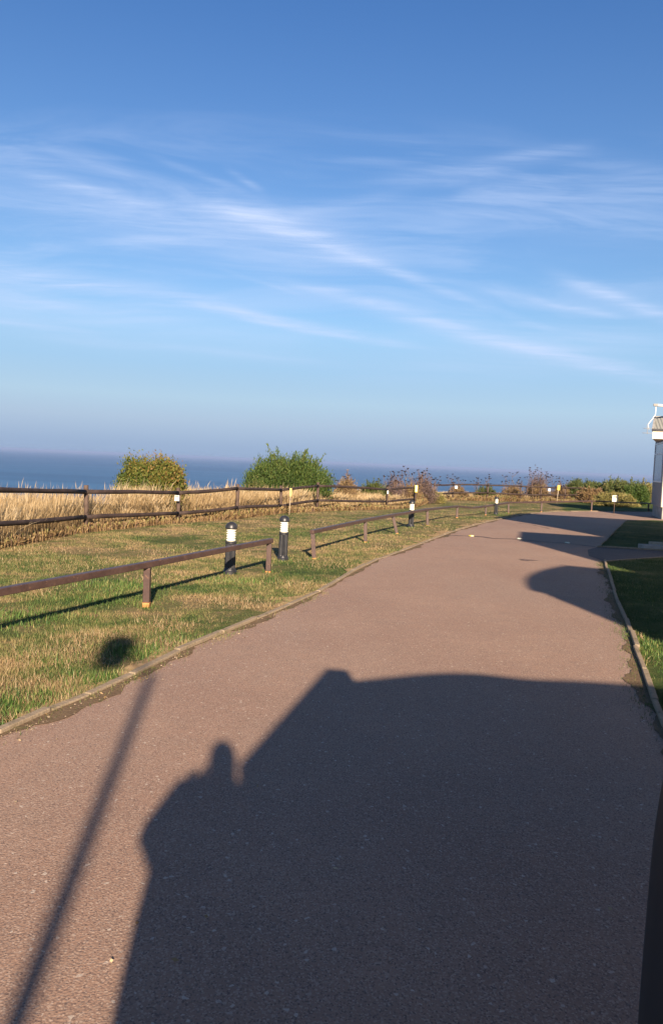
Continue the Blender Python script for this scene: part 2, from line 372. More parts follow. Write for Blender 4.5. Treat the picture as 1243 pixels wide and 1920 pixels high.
def leaf_mat(name, cols, trans=0.25):
    m, t, b = mat(name, 0.6, 0.25); r = t.attr('rnd')
    n = len(cols); c = t.ramp(r, [(i/(n-1) if n > 1 else 0, col) for i, col in enumerate(cols)])
    t.put(b.inputs['Base Color'], c)
    tr = t.add('ShaderNodeBsdfTranslucent'); t.l.new(c, tr.inputs[0]); mx = t.add('ShaderNodeMixShader'); mx.inputs[0].default_value = trans
    t.l.new(b.outputs[0], mx.inputs[1]); t.l.new(tr.outputs[0], mx.inputs[2]); t.l.new(mx.outputs[0], t.n['Material Output'].inputs[0])
    return m
m_strawg = leaf_mat('dry_tall_grass', [(0.20, 0.13, 0.07), (0.33, 0.23, 0.115), (0.44, 0.32, 0.165), (0.53, 0.41, 0.24), (0.62, 0.51, 0.34)], 0.3)
m_scrub = leaf_mat('brown_scrub', [(0.10, 0.06, 0.04), (0.20, 0.13, 0.07), (0.30, 0.20, 0.09), (0.22, 0.21, 0.08)], 0.2)
m_bush1 = leaf_mat('yellowing_leaves', [(0.04, 0.070, 0.014), (0.075, 0.115, 0.022), (0.125, 0.150, 0.030), (0.20, 0.185, 0.042), (0.26, 0.145, 0.05)], 0.3)
m_bush2 = leaf_mat('green_leaves', [(0.026, 0.050, 0.014), (0.050, 0.092, 0.020), (0.090, 0.140, 0.030), (0.155, 0.180, 0.050)], 0.3)
m_gorse = leaf_mat('dark_gorse_leaves', [(0.02, 0.032, 0.012), (0.05, 0.07, 0.018), (0.10, 0.12, 0.03), (0.19, 0.17, 0.04)], 0.15)
m_hedge = leaf_mat('hedge_leaves', [(0.03, 0.045, 0.02), (0.06, 0.085, 0.025), (0.11, 0.13, 0.035), (0.17, 0.14, 0.06)], 0.15)
m_tan = leaf_mat('tan_green_leaves', [(0.08, 0.09, 0.03), (0.17, 0.16, 0.05), (0.28, 0.24, 0.08), (0.36, 0.28, 0.13)], 0.2)
m_deadc = leaf_mat('purple_dead_weeds', [(0.075, 0.050, 0.050), (0.13, 0.09, 0.085), (0.20, 0.14, 0.12), (0.24, 0.17, 0.12)], 0.15)
m_deadw = leaf_mat('dead_weed_heads', [(0.045, 0.03, 0.032), (0.09, 0.06, 0.055), (0.16, 0.11, 0.09)], 0.1)
m_twig = simple('twig_bark', (0.10, 0.07, 0.045), 0.9, 0.1, var=0.3)
m_deadst = simple('dead_stem', (0.17, 0.115, 0.09), 0.9, 0.1, var=0.3)

def leaves_mesh(name, P, D, ln, wd, m, parent, r):
    """P points, D directions, one rhombic leaf each"""
    n = len(P); D = D/np.linalg.norm(D, axis=1, keepdims=True); R_ = rng.normal(0, 1, (n, 3)); S = np.cross(D, R_); S /= np.linalg.norm(S, axis=1, keepdims=True)
    ln = np.asarray(ln)[:, None]*np.ones((n, 1)); wd = np.asarray(wd)[:, None]*np.ones((n, 1))
    V = np.stack([P, P+D*ln*.5+S*wd*.5, P+D*ln, P+D*ln*.5-S*wd*.5], 1).reshape(-1, 3); a = np.arange(n)*4
    return np_mesh(name, V, [np.stack([a, a+1, a+2, a+3], 1)], m, parent, {'rnd': np.repeat(r, 4)})
# ------------------------------------------------------------------ ground, sea
xs = np.unique(np.concatenate([np.linspace(-400, -40, 13), np.linspace(-40, 40, 81), np.linspace(40, 400, 31)]))
ys = np.unique(np.concatenate([np.linspace(-400, -20, 12), np.linspace(-20, 90, 221), np.linspace(90, 260, 60)]))
V = np.array([(x, y, max(hz(x, y), SEA_Z-4)) for y in ys for x in xs]); nx, ny = len(xs), len(ys)
ii, jj = np.meshgrid(np.arange(nx-1), np.arange(ny-1)); a = (jj*nx+ii).ravel()
ground = np_mesh('ground', V, [np.stack([a, a+1, a+nx+1, a+nx], 1)], m_ground); ground.data.shade_smooth(); tag(ground, kind='structure')
mb = MB(); mb.quad((-45000, -300, SEA_Z), (45000, -300, SEA_Z), (45000, 45000, SEA_Z), (-45000, 45000, SEA_Z)); tag(mb.build('sea', m_sea), kind='structure')

# ------------------------------------------------------------------ road
KL = [G(*q) for q in [(0, 1380), (97, 1336), (169, 1307), (251, 1269), (338, 1225), (420, 1190), (483, 1163), (546, 1136), (600, 1112), (665, 1073), (710, 1050), (755, 1034), (789, 1021), (823, 1008), (845, 999.5), (879, 989), (914, 979.5), (955, 970.5), (979, 965.5), (1011, 961.5), (1050, 959.5), (1106, 959), (1223, 960.5)]]
d0 = (KL[2]-KL[0]); d0.z = 0; d0.normalize()
KL = [KL[0]-d0*k for k in (14, 9, 5, 2)] + KL
KL.append(Vector((45, KL[-1].y-1.0, -0.25)))
KR = [G(*q) for q in [(1243, 1369), (1223, 1319), (1204, 1261), (1187, 1217), (1170, 1164), (1155, 1130), (1143, 1093), (1136, 1070), (1131, 1053)]]
d1 = (KR[0]-KR[1]); d1.z = 0; d1.normalize()
KR0 = [KR[0]+d1*1.6]
UP_L = [G(1119, 1026.5), G(1145, 1002), G(1172, 976), G(1223, 975.5)]
UPE = UP_L[-1] + Vector((22, -6.0, 0)); UPE.z = hz0(UPE.x, UPE.y)
DRV_L = [G(1131, 1053), G(1243, 1044.6)]; DRV_U = [G(1119, 1026.5), G(1243, 1034)]
for q in (DRV_L, DRV_U):
    d = (q[1]-q[0]).normalized(); q.append(q[0]+d*13)
def sheet(name, outline, m, dz=0.006, step=0.6):
    """flat sheet over the terrain, triangulated with inner points so that it follows the slope"""
    pts = [Vector((p[0], p[1])) for p in outline]
    dense = []
    for a, b in zip(pts, pts[1:]+pts[:1]):
        n = max(1, int((b-a).length/step))
        dense += [a+(b-a)*k/n for k in range(n)]
    xs_ = [p.x for p in dense]; ys_ = [p.y for p in dense]
    inner = []
    y = math.floor(min(ys_)); 
    while y < max(ys_):
        x = math.floor(min(xs_))
        while x < max(xs_):
            q = Vector((x+0.013, y+0.017)); cnt = 0
            for a, b in zip(dense, dense[1:]+dense[:1]):
                if (a.y > q.y) != (b.y > q.y) and q.x < (b.x-a.x)*(q.y-a.y)/(b.y-a.y)+a.x: cnt += 1
            if cnt % 2: inner.append(q)
            x += 1.0
        y += 1.0
    n = len(dense)
    v, e, f, *_ = geometry.delaunay_2d_cdt(dense+inner, [], [list(range(n))], 1, 1e-5)
    me = bpy.data.meshes.new(name)
    me.from_pydata([(p.x, p.y, hz0(p.x, p.y)+dz) for p in v], [], [tuple(q) for q in f]); me.update()
    bm = bmesh.new(); bm.from_mesh(me)
    for fc in bm.faces:
        if fc.normal.z < 0: fc.normal_flip()
    bm.to_mesh(me); bm.free()
    return tag(link_mesh(name, me, m), kind='structure')
pad = [Vector((1.25, 1.9, 0)), Vector((7.5, 1.2, 0)), Vector((7.5, -3.0, 0)), Vector((2.0, -3.0, 0)), Vector((1.0, -14, 0))]
road_outline = [p for p in KL] + [UPE] + UP_L[::-1] + KR[::-1] + KR0 + pad
road = sheet('road', road_outline, m_asph)
drive_edge = [G(1103, 1043.5), G(1101, 1032)]
drive = sheet('driveway', DRV_L[::1]+DRV_U[::-1]+drive_edge[::-1], m_drive, 0.011)

def kerb(name, line, m, wd=0.055, up=0.035, side=1, lengths=0.75):
    """precast edging blocks laid end to end along a line; side=+1 puts it on the left of the line"""
    mb = MB()
    P = [Vector((p[0], p[1])) for p in line]
    seg = []
    for a, b in zip(P, P[1:]):
        n = max(1, round((b-a).length/lengths))
        for k in range(n): seg.append((a+(b-a)*k/n, a+(b-a)*(k+1)/n))
    for a, b in seg:
        d = (b-a).normalized(); nrm = Vector((-d.y, d.x))*side; a2 = a+d*0.006; b2 = b-d*0.004
        j = [random.uniform(-0.009, 0.009) for _ in range(3)]
        o1 = nrm*j[0]; w_ = wd+random.uniform(-0.004, 0.004)
        def P3(q, z): return Vector((q.x, q.y, hz0(q.x, q.y)+z))
        zt = up+j[1]
        q = [a2+o1, b2+o1, b2+o1+nrm*w_, a2+o1+nrm*w_]
        if side < 0: q = [q[3], q[2], q[1], q[0]]
        mb.hexa([P3(k, -0.05) for k in q], [P3(k, zt) for k in q])
    o = mb.build(name, m, bevel=0.006); return tag(o, kind='structure')
kerb('kerb', KL[:-1], m_kerb, 0.048, 0.028, 1)
kerb('kerb', KR0+KR, m_kerb, 0.038, 0.032, -1)
kerb('kerb', DRV_U, m_kerb, 0.06, 0.03, 1, 1.5)
kerb('kerb', UP_L[:3], m_kerb, 0.04, 0.02, -1)
kerb('kerb', DRV_L, m_kerb, 0.04, 0.012, -1)

def ragged(name, line, wfun, m, side, dz):
    """thin strip of soil washed up against a kerb, with a ragged outer edge"""
    mb = MB(); P = [Vector((p[0], p[1])) for p in line]; pts = []
    for a, b in zip(P, P[1:]):
        n = max(1, int((b-a).length/0.05))
        for k in range(n): pts.append((a+(b-a)*k/n, (b-a).normalized()))
    ph = random.uniform(0, 9); prev = None
    for k, (q, d) in enumerate(pts):
        s_ = k*0.05; nrm = Vector((d.y, -d.x))*side
        w_ = wfun(q.y)*(0.55+0.35*math.sin(s_*2.1+ph)+0.25*math.sin(s_*5.3+1)+0.18*math.sin(s_*13)+random.uniform(-.12, .12))
        w_ = max(0.004, w_)
        i = q-nrm*0.002; o = q+nrm*w_
        cur = (Vector((i.x, i.y, hz0(i.x, i.y)+dz)), Vector((o.x, o.y, hz0(o.x, o.y)+dz)))
        if prev: mb.quad(prev[0], cur[0], cur[1], prev[1])
        prev = cur
    return tag(mb.build(name, m), kind='structure')
ragged('gutter_soil', KL[:-2], lambda y: 0.12 if y < 7 else (0.07 if y < 12 else 0.11), m_soil, 1, 0.010)
ragged('gutter_soil', KR0+KR, lambda y: 0.11, m_soil, -1, 0.010)
ragged('gutter_soil', DRV_U, lambda y: 0.06, m_soil, 1, 0.015)
# dry earth verge just behind the left kerb
KLo = [p for p in KL[:-2]]
ragged('verge_soil', KLo, lambda y: 0.17 if y < 14 else 0.35, simple('verge_earth', (0.33, 0.225, 0.12), 0.95, 0.1, var=0.35, scale=12, bmp=0.8), -1, 0.008)

# joint across the road with dark bitumen, oily stains
def ribbon(name, pts, wd, m, dz):
    mb = MB(); P = [Vector((p[0], p[1])) for p in pts]; fine_ = []
    for a, b in zip(P, P[1:]):
        n = max(1, int((b-a).length/0.12)); fine_ += [a+(b-a)*k/n for k in range(n)]
    fine_.append(P[-1]); prev = None
    for k, q in enumerate(fine_):
        d = (fine_[min(k+1, len(fine_)-1)]-fine_[max(k-1, 0)]).normalized(); nrm = Vector((-d.y, d.x)); ww = wd*random.uniform(0.45, 1.2)/2; off = nrm*random.uniform(-.012, .012)
        a = q+off+nrm*ww; b = q+off-nrm*ww
        cur = (Vector((a.x, a.y, hz0(a.x, a.y)+dz)), Vector((b.x, b.y, hz0(b.x, b.y)+dz)))
        if prev: mb.quad(prev[1], cur[1], cur[0], prev[0])
        prev = cur
    return tag(mb.build(name, m), kind='structure')
m_bit = simple('bitumen', (0.045, 0.035, 0.035), 0.7, 0.3, var=0.3)
ribbon('road_joint', [G(*q) for q in [(832, 1005), (870, 1005.5), (905, 1007.5), (925, 1010.5), (965, 1011.5), (1010, 1016), (1060, 1019.5), (1116, 1026)]], 0.085, m_bit, 0.0105)
ribbon('road_joint', [G(*q) for q in [(968, 981), (1000, 985), (1030, 992)]], 0.03, m_bit, 0.0105)
def blot(px, py, a, b_, m, dz=0.0105, rot=0.0, name='road_stain'):
    c0 = G(px, py); mb = MB(); n = 36; pts = []
    for k in range(n):
        an = 2*math.pi*k/n; r_ = 1+0.25*math.sin(3*an+px)+0.15*math.sin(7*an+py)+random.uniform(-.08, .08)
        x = c0.x+a*r_*math.cos(an); y = c0.y+b_*r_*math.sin(an); pts.append((x, y, hz0(x, y)+dz))
    mb.quad(*pts); return tag(mb.build(name, m), kind='structure')
m_stain = simple('oil_stain', (0.15, 0.105, 0.09), 0.8, 0.3, var=0.35, scale=20)
blot(988, 1051, 0.13, 0.10, m_stain)

# ------------------------------------------------------------------ scattered blades
def point_in(poly, x, y):
    c_ = np.zeros(len(x), bool); n = len(poly)
    for i in range(n):
        x1, y1 = poly[i][0], poly[i][1]; x2, y2 = poly[(i+1) % n][0], poly[(i+1) % n][1]
        if y1 == y2: continue
        c_ ^= ((y1 > y) != (y2 > y)) & (x < (x2-x1)*(y-y1)/(y2-y1)+x1)
    return c_
vhz = lambda x, y: -0.25*(lambda t_: t_*t_*(3-2*t_))(np.clip((y-17)/16, 0, 1))
def blades(name, x, y, h, wd, lean, m, parent=None, z=None, rnd=None, seed_heads=False, wind=(0, 0), bend=None):
    n = len(x); yaw = rng.uniform(0, 2*math.pi, n); la = rng.uniform(0, 2*math.pi, n)
    L = np.abs(rng.normal(0, 1, n))*lean*h
    z = vhz(x, y) if z is None else z
    wx, wy = np.cos(yaw)*wd/2, np.sin(yaw)*wd/2
    tx, ty = np.cos(la)*L+wind[0]*h, np.sin(la)*L+wind[1]*h
    tz = np.sqrt(np.maximum(h*h-(tx*tx+ty*ty)*0.8, (0.3*h)**2))
    r = rng.uniform(0, 1, n) if rnd is None else rnd
    if not seed_heads:
        V = np.stack([np.stack([x-wx, y-wy, z-0.01], 1), np.stack([x+wx, y+wy, z-0.01], 1), np.stack([x+tx, y+ty, z+tz], 1)], 1).reshape(-1, 3)
        a = np.arange(n)*3; return np_mesh(name, V, [np.stack([a, a+1, a+2], 1)], m, parent, {'rnd': np.repeat(r, 3)})
    mx, my, mz = x+tx*0.35, y+ty*0.35, z+tz*0.6
    hw = wd*rng.uniform(0.7, 2.2, n)/2; hx, hy = np.cos(yaw), np.sin(yaw)
    kx, ky, kz = x+tx*0.75, y+ty*0.75, z+tz*0.88
    P = [(x-wx, y-wy, z-0.02), (x+wx, y+wy, z-0.02), (mx-wx*.7, my-wy*.7, mz), (mx+wx*.7, my+wy*.7, mz), (kx-hx*hw, ky-hy*hw, kz), (kx+hx*hw, ky+hy*hw, kz), (x+tx, y+ty, z+tz)]
    V = np.stack([np.stack(q, 1) for q in P], 1).reshape(-1, 3); a = np.arange(n)*7
    rr = np.stack([r*0.7]*2+[r*0.85]*2+[np.minimum(1, r+.15)]*3, 1).ravel()
    return np_mesh(name, V, [np.stack([a, a+1, a+3, a+2], 1), np.stack([a+2, a+3, a+5, a+4], 1), np.stack([a+4, a+5, a+6], 1)], m, parent, {'rnd': rr})

def vnoise(x, y, s, seed):
    """cheap value noise for density"""
    r_ = np.random.default_rng(seed).uniform(0, 1, (64, 64)); u = x*s; v = y*s
    i = np.floor(u).astype(int); j = np.floor(v).astype(int); fu = u-i; fv = v-j; fu = fu*fu*(3-2*fu); fv = fv*fv*(3-2*fv)
    g = lambda a, b: r_[a % 64, b % 64]
    return (g(i, j)*(1-fu)+g(i+1, j)*fu)*(1-fv)+(g(i, j+1)*(1-fu)+g(i+1, j+1)*fu)*fv

# fence lines (needed to know where the mown lawn ends)
FN = [(-120, 917, 989, 9.2), (160, 922, 969, 13.6), (334, 924, 962.5, 16.4), (445, 916, 951.5, 18.2), (527, 918.5, 948.4, 21.3), (596, 911, 938, 23.8), (726, 918, 940.5, 28.0), (778, 914.5, 935.5, 31.2)]
FF = [(815, 909.5, 925.5, 38.0), (850, 908.5, 924, 39.8), (915, 910, 924.3, 41.0), (977, 911.8, 927, 42.0), (1015, 913.5, 928, 42.3), (1060, 914.8, 928.5, 43.5), (1092, 916, 927.5, 45.0), (1128, 918, 929, 47.0)]
fnx = np.array([at(a, 930, Y).x for a, _, _, Y in FN]); fny = np.array([Y for *_, Y in FN])
ffx = np.array([at(a, 930, Y).x for a, _, _, Y in FF]); ffy = np.array([Y for *_, Y in FF])
FENCE_X = np.concatenate([[-30], fnx, ffx, [40]]); FENCE_Y = np.concatenate([[4.0], fny, ffy, [62]])
lawn_far = lambda x: np.interp(x, FENCE_X, FENCE_Y)
road_poly = [(p.x, p.y) for p in road_outline]; drv_poly = [(p.x, p.y) for p in DRV_L+DRV_U[::-1]]
N = 1100000
yv = 3.0*(46/3.0)**rng.uniform(0, 1, N); xv = rng.uniform(-0.72, 0.54, N)*yv
keep = ~point_in(road_poly, xv, yv) & ~point_in(drv_poly, xv, yv) & (yv < lawn_far(xv)-0.05*yv*vnoise(xv, yv, 0.9, 3)+0.1)
# small bare margin behind the kerbs
for off in (0.025,):
    keep &= ~point_in(road_poly, xv+off, yv) & ~point_in(road_poly, xv-off*0.8, yv)
patch = vnoise(xv, yv, 1.1, 5)*0.6+vnoise(xv, yv, 3.3, 6)*0.4
keep &= rng.uniform(0, 1, N) < np.clip((patch-0.22)*2.6, 0.10, 1.0)*np.where(yv > 16, 0.55, 1.0)
xv, yv, patch = xv[keep], yv[keep], patch[keep]
hh = (0.010+0.022*patch)*rng.uniform(0.5, 1.5, len(xv)); hh *= np.where(xv > 0.29*yv+0.8, 0.85, 1.0)
blades('lawn_grass', xv, yv, hh, 0.0026+0.00042*yv, 0.75, m_grass).update({}) if False else tag(blades('lawn_grass', xv, yv, hh, 0.0028+0.00040*yv, 0.75, m_grass), kind='stuff')
print('lawn blades', len(xv))

# lush tufts: under the knee rail, near the kerb, beside the lights
m_tuft, t, b = mat('lush_grass', 0.55, 0.3); r = t.attr('rnd')
t.put(b.inputs['Base Color'], t.ramp(r, [(0, (0.030, 0.070, 0.014)), (0.5, (0.060, 0.125, 0.024)), (0.85, (0.12, 0.18, 0.042)), (1, (0.34, 0.29, 0.12))]))
tx_, ty_, th_ = [], [], []
for (px, py, rx, ry, n, h) in [(225, 1100, .50, .42, 900, .085), (190, 1125, .55, .25, 600, .07), (60, 1155, .5, .25, 800, .08), (10, 1170, .4, .25, 500, .09), (250, 1225, .34, .22, 900, .075), (190, 1275, .30, .16, 700, .07), (60, 1310, .35, .16, 700, .075), (15, 1340, .3, .2, 500, .07),
                                (440, 1090, .65, .22, 800, .06), (660, 1010, 1.0, .8, 1100, .05), (345, 1200, .3, .2, 300, .06), (700, 985, 1.0, 1.2, 800, .05), (90, 1240, .2, .12, 200, .08), (320, 1240, .1, .05, 60, .05), (175, 1327, .10, .04, 120, .04), (130, 1343, .1, .04, 90, .035), (545, 1128, .3, .2, 150, .045),
                                (900, 962, 2.5, 1.2, 500, .06), (1222, 1215, .30, .9, 2600, .05), (1215, 1120, .35, 1.2, 900, .045), (1160, 1085, .35, 1.0, 400, .05)]:
    c0 = G(px, py); tx_.append(c0.x+rng.normal(0, rx*0.5, n)); ty_.append(c0.y+rng.normal(0, ry*0.6, n)); th_.append(0.8*h*rng.uniform(0.3, 1.1, n))
for (px, py) in [(275, 1139), (503, 1074), (589, 1049), (685, 1018), (744, 1002), (801, 987), (431, 1077), (530, 1052), (770, 990), (929, 966), (952, 963)]:
    c0 = G(px, py); n = 46; a_ = rng.uniform(0, 2*math.pi, n); r_ = rng.uniform(.035, .09, n)*(1.5 if px in (431, 530, 770, 929) else 1); tx_.append(c0.x+np.cos(a_)*r_); ty_.append(c0.y+np.sin(a_)*r_); th_.append(rng.uniform(.02, .06, n))
tx_, ty_, th_ = map(np.concatenate, (tx_, ty_, th_))
kk = ~point_in(road_poly, tx_+0.06, ty_) | (rng.uniform(0, 1, len(tx_)) < 0.02)
tx_, ty_, th_ = tx_[kk], ty_[kk], th_[kk]
tag(blades('lush_tufts', tx_, ty_, th_, 0.005+0.0004*ty_, 0.6, m_tuft), kind='stuff')
# dead straw thatch lying flat in scorched patches
sx_, sy_ = [], []
for (px, py, rx, ry, n) in [(60, 1290, .45, .22, 2600), (140, 1230, .40, .30, 2200), (20, 1250, .25, .25, 1000), (180, 1195, .35, .22, 1100), (60, 1110, .35, .2, 700), (300, 1175, .35, .25, 1000), (420, 1125, .45, .3, 1200), (560, 1095, .4, .3, 900), (150, 1320, .5, .06, 900), (350, 1210, .5, .10, 800), (500, 1140, .35, .14, 700), (60, 1352, .4, .06, 700),
                           (150, 1060, 1.3, .7, 1800), (380, 1040, 1.2, .8, 1500), (300, 1085, .6, .5, 900), (640, 1060, .8, .5, 1000), (740, 1025, .8, 1.2, 900), (80, 1030, 1.2, .6, 1200), (560, 985, 2.2, 1.2, 1200), (820, 990, .7, 1.8, 600), (1180, 1185, .05, .3, 260), (1200, 1235, .04, .2, 120)]:
    c0 = G(px, py); sx_.append(c0.x+rng.normal(0, rx*0.5, n)); sy_.append(c0.y+rng.normal(0, ry*0.6, n))
sx_, sy_ = map(np.concatenate, (sx_, sy_)); kk = ~point_in(road_poly, sx_+0.02, sy_) & ~point_in(road_poly, sx_-0.01, sy_); sx_, sy_ = sx_[kk], sy_[kk]
m_thatch = leaf_mat('dead_thatch', [(0.17, 0.105, 0.055), (0.26, 0.175, 0.09), (0.36, 0.26, 0.14), (0.47, 0.37, 0.23)], 0.1)
tag(blades('dead_thatch', sx_, sy_, rng.uniform(.02, .06, len(sx_)), 0.003+0.0004*sy_, 1.6, m_thatch), kind='stuff')
# weeds growing in the gutters
wx_, wy_ = [], []
for k in range(60):
    s_ = rng.integers(3, 12); a, b_ = KL[s_], KL[s_+1]; q = a+(b_-a)*float(rng.uniform(0, 1)); n = int(rng.integers(8, 40))
    wx_.append(q.x+0.05+rng.normal(0, .035, n)); wy_.append(q.y+rng.normal(0, .06, n))
for k in range(70):
    s_ = rng.integers(0, len(KR)-1); a, b_ = KR[s_], KR[s_+1]; q = a+(b_-a)*float(rng.uniform(0, 1)); n = int(rng.integers(10, 60))
    wx_.append(q.x-0.06+rng.normal(0, .04, n)); wy_.append(q.y+rng.normal(0, .12, n))
wx_, wy_ = map(np.concatenate, (wx_, wy_))
tag(blades('gutter_weeds', wx_, wy_, rng.uniform(.012, .04, len(wx_)), np.full(len(wx_), .006), 0.8, m_grass), kind='stuff')
# straw clippings and pebbles lying along the kerb
mb = MB()
for k in range(150):
    if k < 170: s_ = random.randint(3, 11); a, b_ = KL[s_], KL[s_+1]; q = a+(b_-a)*random.random()+Vector((abs(random.gauss(0, .12)), 0, 0))
    else: a = KR[0]; b_ = KR[-2]; q = a+(b_-a)*random.random()-Vector((abs(random.gauss(0, .35)), 0, 0))
    s_ = random.uniform(.002, .006); z = hz0(q.x, q.y)+0.010
    mb.v += [(q.x-s_, q.y, z), (q.x, q.y-s_, z), (q.x+s_, q.y, z), (q.x, q.y+s_, z), (q.x+s_*.3, q.y, z+s_*.9)]; i = len(mb.v)-5
    mb.f += [(i, i+1, i+4), (i+1, i+2, i+4), (i+2, i+3, i+4), (i+3, i, i+4)]; mb.sm += [False]*4
tag(mb.build('loose_grit', simple('grit_stone', (0.36, 0.28, 0.20), 0.9, 0.2, var=0.4, scale=60)), kind='stuff')

P_, D_ = [], []
for k in range(70):
    px, py = (random.uniform(20, 1180), random.uniform(1060, 1900)) if k < 22 else ((lambda q: (q[0]+random.gauss(14, 12), q[1]+random.gauss(6, 5)))(random.choice([(0, 1380), (97, 1336), (169, 1307), (251, 1269), (338, 1225), (420, 1190), (546, 1136)])))
    c0 = G(px, max(py, 1000)); P_.append((c0.x, c0.y, 0.012)); D_.append((random.gauss(0, 1), random.gauss(0, 1), .15))
tag(leaves_mesh('fallen_leaves', np.array(P_), np.array(D_), rng.uniform(.010, .028, 70), rng.uniform(.006, .014, 70), m_thatch, None, rng.uniform(0, 1, 70)), kind='stuff')
# ------------------------------------------------------------------ tall dry grass behind the fence
N = 215000
xv = rng.uniform(-16, 26, N); fy = lawn_far(xv); depth = rng.uniform(0, 1, N)**0.8
cy = np.array([cliff_y(v) for v in xv]); yv = fy-0.12+depth*np.minimum(cy+1.0-fy, 6.5)
dn = vnoise(xv, yv, 0.7, 9)*0.6+vnoise(xv, yv, 2.2, 10)*0.4
zone = np.interp(xv, [-16, -1.0, 1.5, 4, 8, 26], [1.0, 1.0, 0.75, 0.50, 0.42, 0.42])
kk = (rng.uniform(0, 1, N) < np.clip(dn*1.7-0.05, 0.12, 1)) & (xv < 0.54*yv+0.5) & (xv > -0.85*yv-1.0)
xv, yv, dn, zone, fy = xv[kk], yv[kk], dn[kk], zone[kk], fy[kk]
front_ = np.clip((yv-fy+0.1)/1.7+0.25*(vnoise(xv, yv, 1.6, 41)-0.4), 0.14, 1.0)
big_ = vnoise(xv, yv, 0.35, 21)
tuft_ = vnoise(xv, yv, 4.5, 31)
hh = (0.22+0.32*dn+0.30*big_+0.20*tuft_)*zone*front_*rng.uniform(0.5, 1.0, len(xv))**0.6*np.where(rng.uniform(0, 1, len(xv)) < 0.06, 1.25, 1.0)
tag(blades('tall_dry_grass', xv, yv, hh, 0.0028+0.00016*yv, 0.26, m_strawg, z=np.array([hz(a_, b_) for a_, b_ in zip(xv, yv)]), seed_heads=True, wind=(0.10, -0.03),
           rnd=np.clip(dn*0.9+rng.uniform(-.3, .3, len(xv)), 0, 1)), kind='stuff')
print('tall', len(xv))
# scruffy brown undergrowth at the foot of the fence and on the seaward bank
N = 70000
xv = rng.uniform(-12, 30, N); fy = lawn_far(xv); yv = fy-0.30+rng.exponential(0.9, N)
dn = vnoise(xv, yv, 1.0, 12)
kk = (rng.uniform(0, 1, N) < np.clip(dn*1.8-0.2, 0.2, 1)) & (xv < 0.54*yv+0.5) & (xv > -0.85*yv-1.0)
xv, yv, dn = xv[kk], yv[kk], dn[kk]
hh = (0.06+0.22*dn)*rng.uniform(0.4, 1.1, len(xv))*np.interp(xv, [-12, 0, 6, 30], [0.9, 0.9, 1.2, 1.35])
tag(blades('brown_undergrowth', xv, yv, hh, 0.012+0.0004*yv, 0.6, m_scrub, seed_heads=True), kind='stuff')

# ------------------------------------------------------------------ post and rail fences
def post_rail(spec, label, group, name='post_and_rail_fence', pw=0.085, lift=0.10, extend=0):
    base = gx(spec[0][0], spec[0][3]); th = thing(name, base, label, 'fence', group)
    tops, bots = [], []
    pts_ = [(at(px, yt, Y), at(px, yb, Y)) for px, yt, yb, Y in spec]
    if extend:                                  # the same fence carried on past the left edge of the photo
        st = (pts_[0][0]-pts_[1][0]); st.z = 0
        pts_ = [(pts_[0][0]+st*k, pts_[0][1]+st*k) for k in range(extend, 0, -1)] + pts_
    for T, B in pts_:
        g = hz0(T.x, T.y)
        tops.append(T); bots.append(B)
        mb = MB(); top = T.z+lift*random.uniform(0.8, 1.3)
        mb.tube([(T.x, T.y+0.075, g-0.1), (T.x+0.006, T.y+0.075, (g+top)/2), (T.x+random.uniform(-.015, .015), T.y+0.075, top)], pw/2, 8, jitter=0.05)
        local(th, mb).build('post', m_post, th)
    for row, r_ in ((tops, 0.041), (bots, 0.041)):
        for a, b in zip(row, row[1:]):
            mb = MB(); n = 6; sag = random.uniform(-.02, .02)
            pts = [a+(b-a)*k/n+Vector((0, random.uniform(-.004, .004), sag*math.sin(math.pi*k/n)+random.uniform(-.004, .004))) for k in range(n+1)]
            mb.tube(pts, [r_*random.uniform(.93, 1.05) for _ in pts], 10, jitter=0.02)
            local(th, mb).build('rail', m_rail, th)
    return th
post_rail(FN, 'long dark two-rail fence in front of the tall dry grass at left', 'post and rail fences along the cliff top', extend=2)
post_rail(FF, 'distant two-rail fence behind the far bend of the road, ending in the hedge', 'post and rail fences along the cliff top')

# ------------------------------------------------------------------ knee rails
def knee(name, posts, railpts, label, rusty=()):
    """posts: (base Vector, top Vector)"""
    th = thing(name, posts[0][0], label, 'knee rail', 'low brown knee rails along the verge')
    for k, (b_, t_) in enumerate(posts):
        d = (t_-b_).normalized(); mb = MB(); c0 = b_-d*0.05
        ax = Vector((1, 0, 0)); ax = (ax-d*ax.dot(d)).normalized(); ay = d.cross(ax)
        s_ = 0.031; corners = [(-s_, -s_), (s_, -s_), (s_, s_), (-s_, s_)]
        cut = b_+d*(0.045 if k in rusty else 0.018)
        mb.hexa([cut+ax*x+ay*y for x, y in corners], [t_+ax*x+ay*y for x, y in corners]); po = local(th, mb).build('post', m_knee, th, bevel=0.004)
        mb = MB(); s2 = s_+0.001; cn = [(x/s_*s2, y/s_*s2) for x, y in corners]
        mb.hexa([c0+ax*x+ay*y for x, y in cn], [cut+ax*x+ay*y for x, y in cn]); rb = local(th, mb).build('rusted_foot', m_rust, po)
    mb = MB()
    for a, b in zip(railpts, railpts[1:]):
        mb.beam(a, b+(b-a).normalized()*0.004, 0.062, 0.058)
    local(th, mb).build('rail', m_knee, th, bevel=0.006)
    return th
K1, K2 = G(275, 1138), G(503, 1073); K0 = K1-(K2-K1)*0.93+Vector((-0.06, 0, 0)); Km = K0-(K1-K0)*0.9
hR = 0.405
